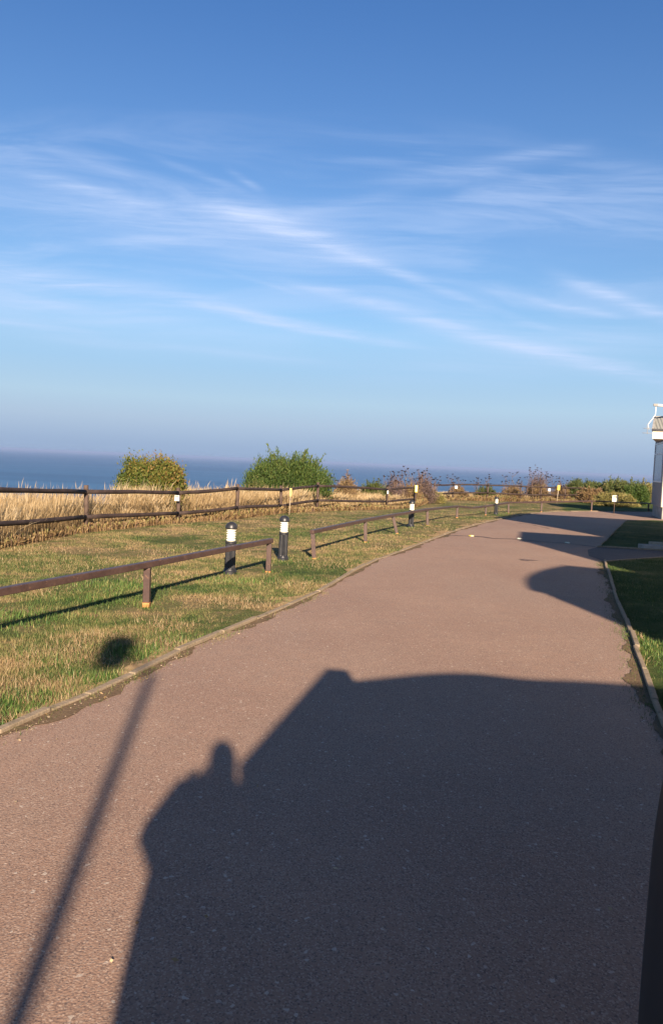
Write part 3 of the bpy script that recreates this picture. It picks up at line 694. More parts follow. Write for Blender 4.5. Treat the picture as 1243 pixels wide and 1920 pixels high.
knee('knee_rail', [(Km, Km+Vector((0, 0, hR-.03))), (K0, K0+Vector((0, 0, hR-.03))), (K1, K1+Vector((0, 0, hR-.03))), (K2, K2+Vector((0, 0, hR-.035)))],
     [Km+Vector((0, 0, hR)), K0+Vector((0, 0, hR)), K1+Vector((0, 0, hR)), K2+Vector((0, 0, hR))+(K2-K1).normalized()*0.06], 'near brown knee rail with an orange rusted post foot, ending at the bollard lights', rusty=(2,))
KB = [((589, 1048), (586.5, 997)), ((685, 1017), (685, 975.5)), ((744, 1001), (737, 966)), ((801, 986), (801, 955.5)), ((856, 974), (857, 949.5)), ((910, 965.8), (910.5, 949.5)), ((952.5, 962.3), (953, 942.5)), ((1014, 960), (1015, 941.5)), ((1108, 957.5), (1109, 939.5)), ((1215, 959), (1215, 944))]
pp, rp = [], []
for k, (bq, tq) in enumerate(KB):
    b_ = G(*bq); 
    if k == 4: b_ = G(856, 971)
    t_ = at(*tq, b_.y); pp.append((b_, t_-Vector((0, 0, .03)))); rp.append(t_)
    if k == 4: m_ = (t_+at(910.5, 949.5, G(910, 965.8).y))/2; rp.append(m_-Vector((0, 0, .05)))
rp[0] = rp[0]-(rp[1]-rp[0]).normalized()*0.05
rp.append(rp[-1]+(rp[-1]-rp[-2]).normalized()*0.35)
knee('knee_rail', pp, rp, 'long kinked brown knee rail with a leaning post, right of the bollard lights', rusty=())

# ------------------------------------------------------------------ bollard lights
def make_bollard():
    th = thing('bollard_light', (0, 0, 0), '', 'bollard light', 'black bollard lights with white louvres')
    mb = MB(); n = 40
    prof = [(0.086, 0), (0.086, 0.035), (0.076, 0.05), (0.074, 0.062), (0.069, 0.068), (0.066, 0.08), (0.066, 0.375), (0.0685, 0.38), (0.0685, 0.41), (0.05, 0.412)]
    mb.lathe((0, 0, 0), prof, n, flute=lambda k: k in (5, 6)); mb.build('column', m_black, th)
    mb = MB(); pr = [(0.055, 0.412)]
    for k in range(5): z = 0.415+k*0.030; pr += [(0.044, z), (0.060, z+0.004), (0.058, z+0.017), (0.044, z+0.026)]
    pr += [(0.044, 0.567)]; mb.lathe((0, 0, 0), pr, 32); mb.build('louvre', m_lens, th)
    mb = MB(); pr = [(0.066, 0.565), (0.075, 0.567), (0.076, 0.577)]+[(0.073*math.cos(a), 0.585+0.066*math.sin(a)) for a in [k*math.pi/2/9 for k in range(9)]]+[(0.008, 0.6515)]
    mb.lathe((0, 0, 0), pr, 32); mb.build('dome_cap', m_black, th)
    return th
bol = make_bollard()
for k, ((px, py), s_, lab) in enumerate([((431, 1076), 1.0, 'black bollard light crossed by the near knee rail, nearest of four'), ((530, 1051), 1.0, 'black domed bollard light standing free between the two knee rails'),
                                   ((770, 988.5), 0.985, 'black bollard light behind the long knee rail, beside its leaning post'), ((929, 965), 1.0, 'smallest and farthest black bollard light near the bend of the road')]):
    o = bol if k == 0 else copy_tree(bol)
    o.location = G(px, py) if k < 3 else G(929, 965.0); o['label'] = lab; o.rotation_euler = (rad(random.uniform(-.8, .8)), rad(random.uniform(-.8, .8)), random.uniform(0, 3)); o.scale = (s_,)*3

# ------------------------------------------------------------------ signs and marker posts
def sign(name, px, py, w_px, h_px, Y, label, cat, m=m_white, header=None, post=None, post_m=None, group=None):
    c0 = at(px, py, Y); wd, ht = w_px*Y/F_PX, h_px*Y/F_PX; g = hz0(c0.x, c0.y)
    th = thing(name, (c0.x, c0.y, g), label, cat, group); z = c0.z-g
    mb = MB(); mb.box((0, 0, z), (wd, 0.012, ht)); mb.build('plate', m, th, bevel=0.002)
    if header:
        mb = MB(); 
        for (u0, u1, v0, v1) in header: mb.box(((u0+u1-1)*wd/2, -0.0085, z+(v0+v1-1)*ht/2), ((u1-u0)*wd, 0.003, (v1-v0)*ht))
        mb.build('print', m_redink if name == 'warning_notice' else m_ink, th)
    if post:
        mb = MB(); mb.tube([(post[1]*0.01, 0.022, -0.1), (0, 0.022, z+ht*0.3)], post[0], 8); mb.build('stake', post_m or m_stake, th)
    return th
sign('warning_notice', 332.3, 934, 8.6, 10.5, 16.30, 'small white notice with a red heading on the second fence post from the left', 'sign', header=[(.08, .92, .78, .92), (.08, .92, .62, .70), (.15, .85, .40, .44), (.15, .7, .28, .32)])
sign('marker_post', 545.2, 923, 3.8, 15, 20.7, 'thin pale stake with a yellow sleeve leaning against the fence below the green bush', 'marker post', m=m_paley, post=(0.013, -2))
sign('marker_post', 727, 923, 2.6, 6.2, 27.85, 'short stake with a small white tag on the fence right of the gorse', 'marker post', post=(0.02, -2), post_m=m_post)
sign('marker_post', 780.2, 916.5, 5.4, 13, 31.0, 'corner fence stake with a yellow and white reflector plate above the third bollard light', 'marker post', m=m_yel, header=None, post=(0.022, -2), post_m=m_post)
c0 = at(780, 916, 30.97)
mb = MB(); mb.box((0, -0.010, c0.z-hz0(c0.x, c0.y)), (0.055, 0.006, 0.24)); rf = mb.build('reflector', m_white, bpy.data.objects['marker_post.002'])
sign('sign_plate', 855, 913.5, 5, 5, 39.7, 'tiny white plate on the far fence, left of the farthest bollard light', 'sign')
sign('sign_plate', 1029.5, 918.5, 4.2, 5, 42.2, 'tiny white plate on the far fence just left of the yellow sign', 'sign')
sign('yellow_sign', 1047, 914.5, 4.6, 9, 41.5, 'small yellow sign on a thin pale stake in front of the far fence', 'sign', m=m_yel, post=(0.02, -6))
sign('notice_board', 1152.3, 934.8, 10.2, 12, 33.2, 'square cream notice with dark print on the far knee rail by the tan bush', 'sign', m=m_lens, header=[(.2, .85, .68, .76), (.2, .85, .80, .88), (.3, .9, .56, .60)], post=(0.02, 0), post_m=m_post)

# road studs along the joint
for k, (px, py, m, lab) in enumerate([(883, 1006, m_yel, 'yellow road stud lying in the sun on the road joint'), (973, 1011, m_studw, 'pale road stud at the tip of the second shadow on the road joint'), (1063, 1019, m_studw, 'pale road stud in full shade, nearest to the upper lawn')]):
    c0 = G(px, py); mb = MB(); mb.hexa([(-.05, -.05, .006), (.05, -.05, .006), (.05, .05, .006), (-.05, .05, .006)], [(-.034, -.03, .030), (.034, -.03, .030), (.034, .03, .030), (-.034, .03, .030)])
    th = thing('road_stud', c0, lab, 'road stud', 'studs across the road'); th.rotation_euler = (0, 0, rad(random.uniform(-20, 20)))
    mb.build('body', m, th, bevel=0.003); mb = MB(); mb.box((0, -.043, .017), (.055, .006, .012)); mb.build('reflector', m_white, th)

# ------------------------------------------------------------------ shrubs
def bush(name, base, w_, h_, d_, m, label, cat, group=None, twigs=120, per=55, leaf=(.05, .014), up=0.5, sprigs=0, low=0.0, tone=None, boxy=0.0, size=None):
    th = thing(name, base, label, cat, group); mb = MB(); P, D, Rr = [], [], []
    for k in range(twigs+sprigs):
        sp_ = k >= twigs
        an = rng.uniform(0, 2*math.pi); el = math.asin(rng.uniform(low, 1)) if not sp_ else rad(rng.uniform(50, 88))
        u = np.array([math.cos(an)*math.cos(el), math.sin(an)*math.cos(el), math.sin(el)])
        if boxy: u = np.sign(u)*np.abs(u)**(1-boxy*0.5); u[2] *= 0.95
        rr = rng.uniform(0.80, 1.08)*(1.0+0.05*math.sin(3*an+h_*7)+0.05*math.sin(5*an+1))
        if sp_: rr *= rng.uniform(1.05, 1.30)
        tip = np.array([u[0]*w_/2, u[1]*d_/2, u[2]*h_*0.93])*rr; tip[2] = max(tip[2], 0.04)
        root = np.array([rng.normal(0, w_*0.07), rng.normal(0, d_*0.07), 0.0]); mid = (root+tip)/2+np.array([u[0]*w_*.06, u[1]*d_*.06, h_*0.03])
        n = per if not sp_ else per//2
        mb.tube([Vector(root), Vector(mid), Vector(tip)], [0.009*h_, 0.005*h_, 0.0015], 4, caps=False)
        s_ = rng.beta(1.7, 1.0, n) if not sp_ else rng.uniform(.55, 1.0, n)
        Q = ((1-s_)**2)[:, None]*root+(2*s_*(1-s_))[:, None]*mid+(s_**2)[:, None]*tip
        if not sp_: Q = Q+rng.normal(0, 0.035*h_, (n, 3))*(0.5+s_[:, None])
        else: Q = Q+rng.normal(0, 0.008, (n, 3))
        dd = (tip-mid)/np.linalg.norm(tip-mid)*0.6+rng.normal(0, 0.55, (n, 3))+np.array([0, 0, up])
        P.append(Q); D.append(dd)
        tw = rng.uniform(0, 1)*0.45
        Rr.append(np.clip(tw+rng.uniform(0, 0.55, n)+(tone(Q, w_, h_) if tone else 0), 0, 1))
    P = np.concatenate(P); D = np.concatenate(D); Rr = np.concatenate(Rr); kk = P[:, 2] > 0.02; P, D, Rr = P[kk], D[kk], Rr[kk]
    s_ = rng.uniform(0.6, 1.3, len(P))
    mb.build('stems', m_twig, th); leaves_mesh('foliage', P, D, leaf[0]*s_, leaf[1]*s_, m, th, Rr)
    return th
def bush_at(name, px0, px1, ytop, Y, m, label, cat, **kw):
    a = at(px0, 900, Y).x; b_ = at(px1, 900, Y).x; g = hz0((a+b_)/2, Y); top = at((px0+px1)/2, ytop, Y).z
    return bush(name, Vector(((a+b_)/2, Y, g)), b_-a, top-g, kw.pop('depth', b_-a), m, label, cat, **kw)
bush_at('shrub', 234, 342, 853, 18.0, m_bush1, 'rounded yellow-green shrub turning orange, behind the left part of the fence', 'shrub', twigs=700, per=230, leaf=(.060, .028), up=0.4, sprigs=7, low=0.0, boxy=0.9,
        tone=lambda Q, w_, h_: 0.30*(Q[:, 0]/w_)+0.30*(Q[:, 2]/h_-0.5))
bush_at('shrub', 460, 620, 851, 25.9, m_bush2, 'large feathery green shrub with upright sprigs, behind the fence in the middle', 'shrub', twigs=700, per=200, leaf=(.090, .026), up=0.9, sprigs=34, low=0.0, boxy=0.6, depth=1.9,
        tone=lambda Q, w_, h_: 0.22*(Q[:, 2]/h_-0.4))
bush_at('small_shrub', 458, 500, 893, 23.2, m_gorse, 'small dark green shrub at the left foot of the large feathery shrub', 'shrub', twigs=140, per=80, leaf=(.06, .022), low=0)
bush_at('gorse_bush', 668, 735, 903, 31.5, m_gorse, 'low dark gorse bush seen over the fence between the brown weed clumps', 'gorse', twigs=260, per=100, leaf=(.07, .028), low=0, sprigs=6)
G_ = 'hedge shrubs at the far right'
for (a, b_, yt, Y, mm, lab) in [(1062, 1112, 898, 47.0, m_hedge, 'dark spiky hedge shrub at the left end of the hedge row'), (1092, 1145, 902, 49.5, m_hedge, 'lower olive hedge shrub right of the dark spiky one'),
                               (1124, 1182, 897, 48.0, m_hedge, 'tallest dark hedge shrub above the square notice'), (1156, 1215, 901, 47.0, m_hedge, 'green hedge shrub between the tallest one and the static caravan'),
                               (1188, 1228, 903, 50.0, m_tan, 'brownish hedge shrub right against the caravan corner'), (1168, 1214, 908, 44.5, m_bush2, 'bright green low shrub in front of the hedge row'), (1085, 1135, 915, 44.5, m_scrub, 'brown dead scrub at the foot of the hedge row')]:
    bush_at('hedge_shrub', a, b_, yt, Y, mm, lab, 'shrub', group=G_, twigs=240, per=110, leaf=(.11, .050), low=0.0, sprigs=3, up=0.3, boxy=0.6)
bush_at('low_shrub', 1116, 1198, 922, 41.3, m_tan, 'low spreading tan and green bush behind the far knee rail and the square notice', 'shrub', twigs=320, per=110, leaf=(.075, .036), low=-0.1, up=0.3)
# undergrowth shrubs along the bank under the far fence
for (a, b_, yt, Y, mm, lab, nm) in [(626, 676, 895, 29.5, m_scrub, 'reddish brown dead weed clump right of the large green shrub', 'weed_clump'), (738, 800, 905, 33.8, m_scrub, 'brown dead weed clump behind the yellow and white corner marker', 'weed_clump'), (712, 768, 892, 33.4, m_deadc, 'tall purplish dead weed clump left of the yellow corner marker', 'weed_clump'), (764, 822, 888, 35.2, m_deadc, 'tall purplish dead weed clump right of the yellow corner marker', 'weed_clump'), (984, 1030, 887, 45.2, m_deadc, 'tall pale purple dead weed clump left of the yellow sign', 'weed_clump'), (624, 672, 900, 31.2, m_deadc, 'low purplish dead weed clump beside the feathery green shrub', 'weed_clump'), (790, 838, 921, 36.0, m_tan, 'low greenish clump at the end of the near fence', 'weed_clump'),
                                (838, 880, 911, 42.0, m_scrub, 'brown scrub behind the far fence near its left end', 'weed_clump'), (890, 935, 910, 43.0, m_gorse, 'dark scrub behind the far fence above the farthest bollard light', 'weed_clump'), (940, 985, 908, 43.5, m_scrub, 'brown scrub behind the middle of the far fence', 'weed_clump'), (985, 1035, 905, 44.5, m_scrub, 'reddish scrub behind the far fence below the tall dead stalks', 'weed_clump'), (1032, 1070, 907, 45.5, m_scrub, 'rusty scrub right of the yellow sign', 'weed_clump')]:
    bush_at(nm, a, b_, yt, Y, mm, lab, 'weeds', group='weed clumps along the cliff edge', twigs=190, per=60, leaf=(.065, .022), low=-0.05, sprigs=14, up=0.7, depth=2.2)

# dead umbellifers standing against the sea
def umbel(base, h_, lab, spread=0.45, nstem=3, parent_name='dead_hogweed'):
    th = thing(parent_name, base, lab, 'dead plant', 'dead hogweed plants against the sea'); mb = MB(); heads = []
    for k in range(nstem):
        an = rng.uniform(0, 2*math.pi); hh_ = h_*(1.0 if k == 0 else rng.uniform(.6, .95)); tip = Vector((math.cos(an)*spread*h_*rng.uniform(.1, .6), math.sin(an)*spread*h_*.3, hh_))
        mid = Vector((tip.x*.35, tip.y*.35, hh_*.55)); mb.tube([(0, 0, -.05), mid, tip], [.012, .008, .005], 5, caps=False)
        ends = [tip]
        for j in range(int(rng.integers(2, 4))):
            s_ = rng.uniform(.45, .85); q = mid.lerp(tip, s_); a2 = rng.uniform(0, 2*math.pi); e = q+Vector((math.cos(a2)*.24, math.sin(a2)*.15, rng.uniform(.08, .28)))*h_*0.8
            mb.tube([q, (q+e)/2+Vector((0, 0, -.02)), e], [.006, .005, .004], 4, caps=False); ends.append(e)
        heads += ends
    mb.build('stalks', m_deadst, th)
    for e in heads:                       # each umbel: a flat fan of rays with a dark disc of seeds on top
        rr_ = float(rng.uniform(.05, .09)); n = 22; mb = MB(); m = 9; i0 = 0
        mb.v.append((e.x, e.y, e.z))
        for ring, (fr, dz) in enumerate(((.45, .035), (1.0, .05))):
            for k in range(m):
                a3 = 2*math.pi*k/m; r3 = rr_*fr*float(rng.uniform(.7, 1.25)); mb.v.append((e.x+math.cos(a3)*r3, e.y+math.sin(a3)*r3, e.z+dz+float(rng.uniform(-.012, .015))))
        for k in range(m):
            k2 = (k+1) % m; mb.f.append((0, 1+k, 1+k2)); mb.sm.append(False)
            if k % 4 != 3: mb.f.append((1+k, 1+m+k, 1+m+k2, 1+k2)); mb.sm.append(False)
        mb.build('seed_head', m_deadst2, th)
m_deadst2 = simple('dead_seed_head', (0.055, 0.036, 0.034), 0.9, 0.1, var=0.35, scale=40)
UM = [(632, 897, 30), (655, 893, 30.5), (718, 893, 32.5), (733, 886, 33), (746, 892, 33.5), (757, 884, 34), (772, 880, 34), (786, 884, 34.5), (798, 890, 35), (811, 897, 36), (842, 890, 41.5), (858, 897, 42), (893, 898, 43), (912, 895, 43), (945, 894, 43.5),
      (957, 889, 43.5), (985, 884, 43.5), (998, 878, 44), (1009, 880, 44), (1022, 886, 44.5), (1036, 893, 45), (1056, 896, 45)]
ORD = 'leftmost second third fourth fifth sixth seventh eighth ninth tenth eleventh twelfth thirteenth fourteenth fifteenth sixteenth seventeenth eighteenth nineteenth twentieth twenty-first rightmost'.split()
for k, (px, py, Y) in enumerate(UM):
    b_ = gx(px, Y); top = at(px, py, Y).z
    where = ('right of the feathery green shrub' if px < 670 else 'left of the yellow corner marker' if px < 765 else 'right of the yellow corner marker' if px < 830 else 'above the far fence' if px < 970 else 'in the tall group by the yellow sign' if px < 1040 else 'beside the hedge')
    umbel(b_, (top-b_.z), '%s dead hogweed from the left, %s' % (ORD[k], where) if 0 < k < 21 else '%s dead hogweed, %s' % (ORD[k], where), nstem=3 if k % 3 else 4)

# ------------------------------------------------------------------ static caravans
def caravan(A, B, length, eave, label, rise=0.5, skirt=0.6, over=0.0, over_far=0.0, bow=0.0, detail=False, fascia=0.36, mirror=False):
    """A,B: near and far corner of the end facing the road (plan points); long axis runs right from there"""
    A = Vector((A[0], A[1])); B = Vector((B[0], B[1])); wd = (B-A).length; v = (B-A).normalized(); u = Vector((v.y, -v.x)); g = hz0(A.x, A.y)
    ang = math.atan2(u.y, u.x); th = thing('static_caravan', (A.x, A.y, g), label, 'static caravan', 'static caravans beside the road', rz=ang)
    # local frame: x along the caravan, y across from A to B
    end = [(0, 0)]
    if bow: end += [(-bow*math.sin(math.pi*k/6), wd*k/6) for k in range(1, 6)]
    end += [(0, wd)]
    plan = end[::-1]+[(0, 0)][:0]; ring = [(0, 0), (length, 0), (length, wd)]+end[::-1][:-1]
    def prism(pts, z0, z1, name, m, parent=th, bevel=0):
        mb = MB(); n = len(pts); i = len(mb.v); mb.v += [(x, y, z0) for x, y in pts]+[(x, y, z1) for x, y in pts]
        mb.f += [tuple(range(n-1, -1, -1)), tuple(range(n, 2*n))]+[(k, (k+1) % n, n+(k+1) % n, n+k) for k in range(n)]; mb.sm += [False]*(n+2)
        return mb.build(name, m, parent, bevel=bevel)
    def grow(pts, e): 
        cx, cy = length/2, wd/2; return [(x+(e if x > cx else -e), y+(e if y > cy+.01 else (-e if y < cy-.01 else 0))) for x, y in pts]
    prism(grow(ring, -0.05), 0.0, skirt, 'skirting', m_skirt)
    wl = prism(ring, skirt, eave-fascia, 'wall', m_cream)
    ol = over
    if detail:
        mb = MB(); mb.hexa([(-.02, .02, skirt+.01), (-.001, .02, skirt+.01), (-.001, wd-.02, skirt+.01), (-.02, wd-.02, skirt+.01)], [(-.02, .02, eave-fascia-.01), (-.001, .02, eave-fascia-.01), (-.001, wd-.02, eave-fascia-.01), (-.02, wd-.02, eave-fascia-.01)]); mb.build('shaded_end_cladding', m_shadeclad, th)  # end boards, coloured darker than the cream wall to carry its shade
    fpts = [(x-((ol if y < wd/2 else over_far) if x < .5 else -0.05), y+(0.02 if y > wd/2 else -0.02)) for x, y in ring]
    prism(fpts, eave-fascia, eave-0.05, 'fascia', simple('cream_fascia', (0.74, 0.65, 0.50), 0.5, 0.35, var=0.05))
    gpts = [(x-(0.05 if x < .5 else -0.03), y+(0.06 if y > wd/2 else -0.06)) for x, y in fpts]
    prism(gpts, eave-0.05, eave+0.03, 'gutter', m_gutter)
    # hipped roof
    mb = MB(); x0, x1 = -ol, length+0.05; rr = 0.22 if detail else 0.55
    e = [(x0, -.02, eave+.03), (x1, -.02, eave+.03), (x1, wd+.02, eave+.03), (-over_far-(.04 if detail else 0), wd+.02, eave+.03)]; r0_ = (x0+rr, wd/2, eave+rise); r1_ = (x1-rr, wd/2, eave+rise)
    mb.quad(e[0], e[1], r1_, r0_); mb.quad(e[1], e[2], r1_); mb.quad(e[2], e[3], r0_, r1_); mb.quad(e[3], e[0], r0_)
    mb.quad(e[3], e[2], e[1], e[0])
    rf = mb.build('roof', m_rooft, th)
    mb = MB(); mb.beam(Vector(r0_)+Vector((0, 0, .01)), Vector(r1_)+Vector((0, 0, .01)), .10, .05)
    for q in (e[0], e[3]): mb.beam(Vector(q)+Vector((0, 0, .01)), Vector(r0_)+Vector((0, 0, .01)), .07, .04)
    mb.build('ridge_cap', m_gutter if not detail else m_skirt, rf)
    def window(x, y, nx_, ny_, w_, z0, z1, mull=True):
        # wall point (x,y), outward normal (nx_,ny_), width along the wall
        tx2, ty2 = -ny_, nx_; mb = MB(); f = 0.06
        def slab(u0, u1, za, zb, o0, o1, mbb):
            P = [(x+tx2*u+nx_*o, y+ty2*u+ny_*o) for u, o in ((u0, o0), (u1, o0), (u1, o1), (u0, o1))]
            if (P[1][0]-P[0][0])*(P[2][1]-P[1][1])-(P[1][1]-P[0][1])*(P[2][0]-P[1][0]) < 0: P = P[::-1]
            mbb.hexa([Vector((*q, za)) for q in P], [Vector((*q, zb)) for q in P])
        h2 = w_/2; zt = z1-(z1-z0)*0.30
        slab(-h2, -h2+f, z0, z1, 0, .035, mb); slab(h2-f, h2, z0, z1, 0, .035, mb); slab(-h2+f, h2-f, z0, z0+f, 0, .034, mb); slab(-h2+f, h2-f, z1-f, z1, 0, .034, mb); slab(-h2+f, h2-f, zt, zt+f, 0, .034, mb)
        fr = mb.build('window', m_frame, th); mb = MB(); slab(-h2+f, h2-f, z0+f, zt, .002, .014, mb); slab(-h2+f, h2-f, zt+f, z1-f, .002, .014, mb); mb.build('pane', m_pane, fr)
    zs = skirt+0.95; ze = eave-fascia-0.08
    if not bow:
        k = 2 if wd > 2.2 and not detail else 1
        for j in range(k): window(-.02 if detail else 0, wd*(j+.5)/k, -1, 0, wd/k-(0.5 if detail else .22), zs, ze)
    for xw in (1.6, 4.2, 6.8):
        if xw < length-1: window(xw, 0, 0, -1, 1.1, zs+.1, ze)
    return th
hA = at(1237.0, 975, 29.8); hB = at(1218.5, 975, 32.7)
V_EAVE = at(1237, 805.5, 29.8).z-hz0(hA.x, hA.y)
house = caravan((hA.x, hA.y), (hB.x, hB.y), 9.5, V_EAVE, 'cream static caravan with grey-green hipped roof at the right edge of the photo', rise=0.60, skirt=0.48, over=0.50, over_far=0.0, detail=True)
mb = MB()                                   # TV aerial on a bent white mast at the roof corner
loc_ = Vector((hA.x, hA.y, hz0(hA.x, hA.y)))
P_ = [at(1215.5, 806, 29.9), at(1214.5, 795, 29.9), at(1222, 786, 29.9), at(1228, 777, 29.9), at(1229, 765, 29.9), at(1228.5, 760, 29.9)]
inv = Matrix.Rotation(-house.rotation_euler.z, 4, 'Z')
L3 = lambda q: inv @ (Vector(q)-loc_)
mb.tube([L3(q) for q in P_], 0.016, 8); mast = mb.build('aerial_mast', m_white, house)
mb = MB(); a_, b_ = L3(at(1228, 759.5, 29.9)), L3(at(1275, 762.5, 30.4)); mb.tube([a_, b_], .05, 8); mb.build('aerial_boom', m_white, house)
mb = MB(); mb.box(L3(at(1228.5, 759.3, 29.9)), (.16, .12, .09)); mb.build('junction_box', m_skirt, house)
mb = MB()
for py_, w2 in ((803, .14), (812, .18)):
    q = L3(at(1212.5, py_, 29.9)); mb.tube([q-Vector((w2, 0, 0)), q+Vector((w2, 0, 0))], .010, 6)
q = L3(at(1212.5, 796, 29.9)); mb.tube([q, L3(at(1212.5, 814, 29.9))], .010, 6); mb.build('aerial_bracket', m_skirt, house)

caravan((3.56, 2.05), (4.72, 4.45), 8.5, 3.0, 'bow-fronted static caravan right of the road outside the frame, casting the rounded shadow', bow=0.25, rise=0.02)
caravan((5.15, 7.25), (5.72, 9.45), 8.5, 3.5, 'static caravan outside the right edge, near side of the dark driveway', rise=0.02)
caravan((6.63, 14.85), (8.80, 19.9), 8.5, 3.87, 'static caravan outside the right edge, far side of the dark driveway', rise=0.02)
# concrete slab and step beside the upper lawn
s0, s1 = G(1200, 1029), G(1300, 1033); th = thing('concrete_step', s0, 'pale concrete step on the edge of the upper lawn beside the driveway', 'step')
mb = MB(); d = (s1-s0); d.z = 0; mb.beam((0.0, 0, .045), d.normalized()*1.9+Vector((0, 0, .045)), .26, .09); mb.build('slab', m_concrete, th, bevel=.008)
mb = MB(); mb.beam((0.25, .16, .11), Vector((.25, .16, .11))+d.normalized()*1.4, .16, .05); mb.build('timber', m_stake, th, bevel=.006)

# ------------------------------------------------------------------ lamp post behind the photographer
S1 = Vector((LDIR[0], LDIR[1], 0))/(-LDIR[2])             # ground offset of a shadow per metre of height
def lamp():
    H = 3.0; top_sh = G(284, 1268); b_ = Vector((top_sh.x-S1.x*H-0.13, top_sh.y-S1.y*H, 0)); LX = 0.13
    th = thing('lamp_post', b_, 'slim lamp post behind the camera, its shadow crossing the road at left', 'lamp post')
    mb = MB(); mb.lathe((0, 0, 0), [(.09, 0), (.09, .05), (.055, .07), (.05, .5), (.036, .55), (.030, H)], 20); mb.v = [(x+LX*z/H, y, z) for x, y, z in mb.v]; mb.build('column', m_black, th)
    hd = G(216, 1226); hz_ = H+0.16; hx, hy = hd.x-S1.x*hz_-b_.x, hd.y-S1.y*hz_-b_.y
    mb = MB(); mb.tube([(LX, 0, H-.02), (LX*.7+hx*.3, hy*.3, H+.10), (hx*.7, hy*.7, H+.26), (hx, hy, H+.30)], .018, 8); mb.build('arm', m_black, th)
    mb = MB(); c_ = [(.03, .19), (.09, .17), (.125, .08), (.13, 0), (.115, -.09), (.07, -.15), (.03, -.17)]
    mb.lathe((hx, hy, hz_), [(r_, z) for r_, z in c_[::-1]], 24); mb.build('lantern', m_lens, th)
    mb = MB(); mb.lathe((hx, hy, hz_), [(.05, .125), (.145, .12), (.10, .19), (.03, .21)], 24); mb.build('lantern_cap', m_black, th)
lamp()

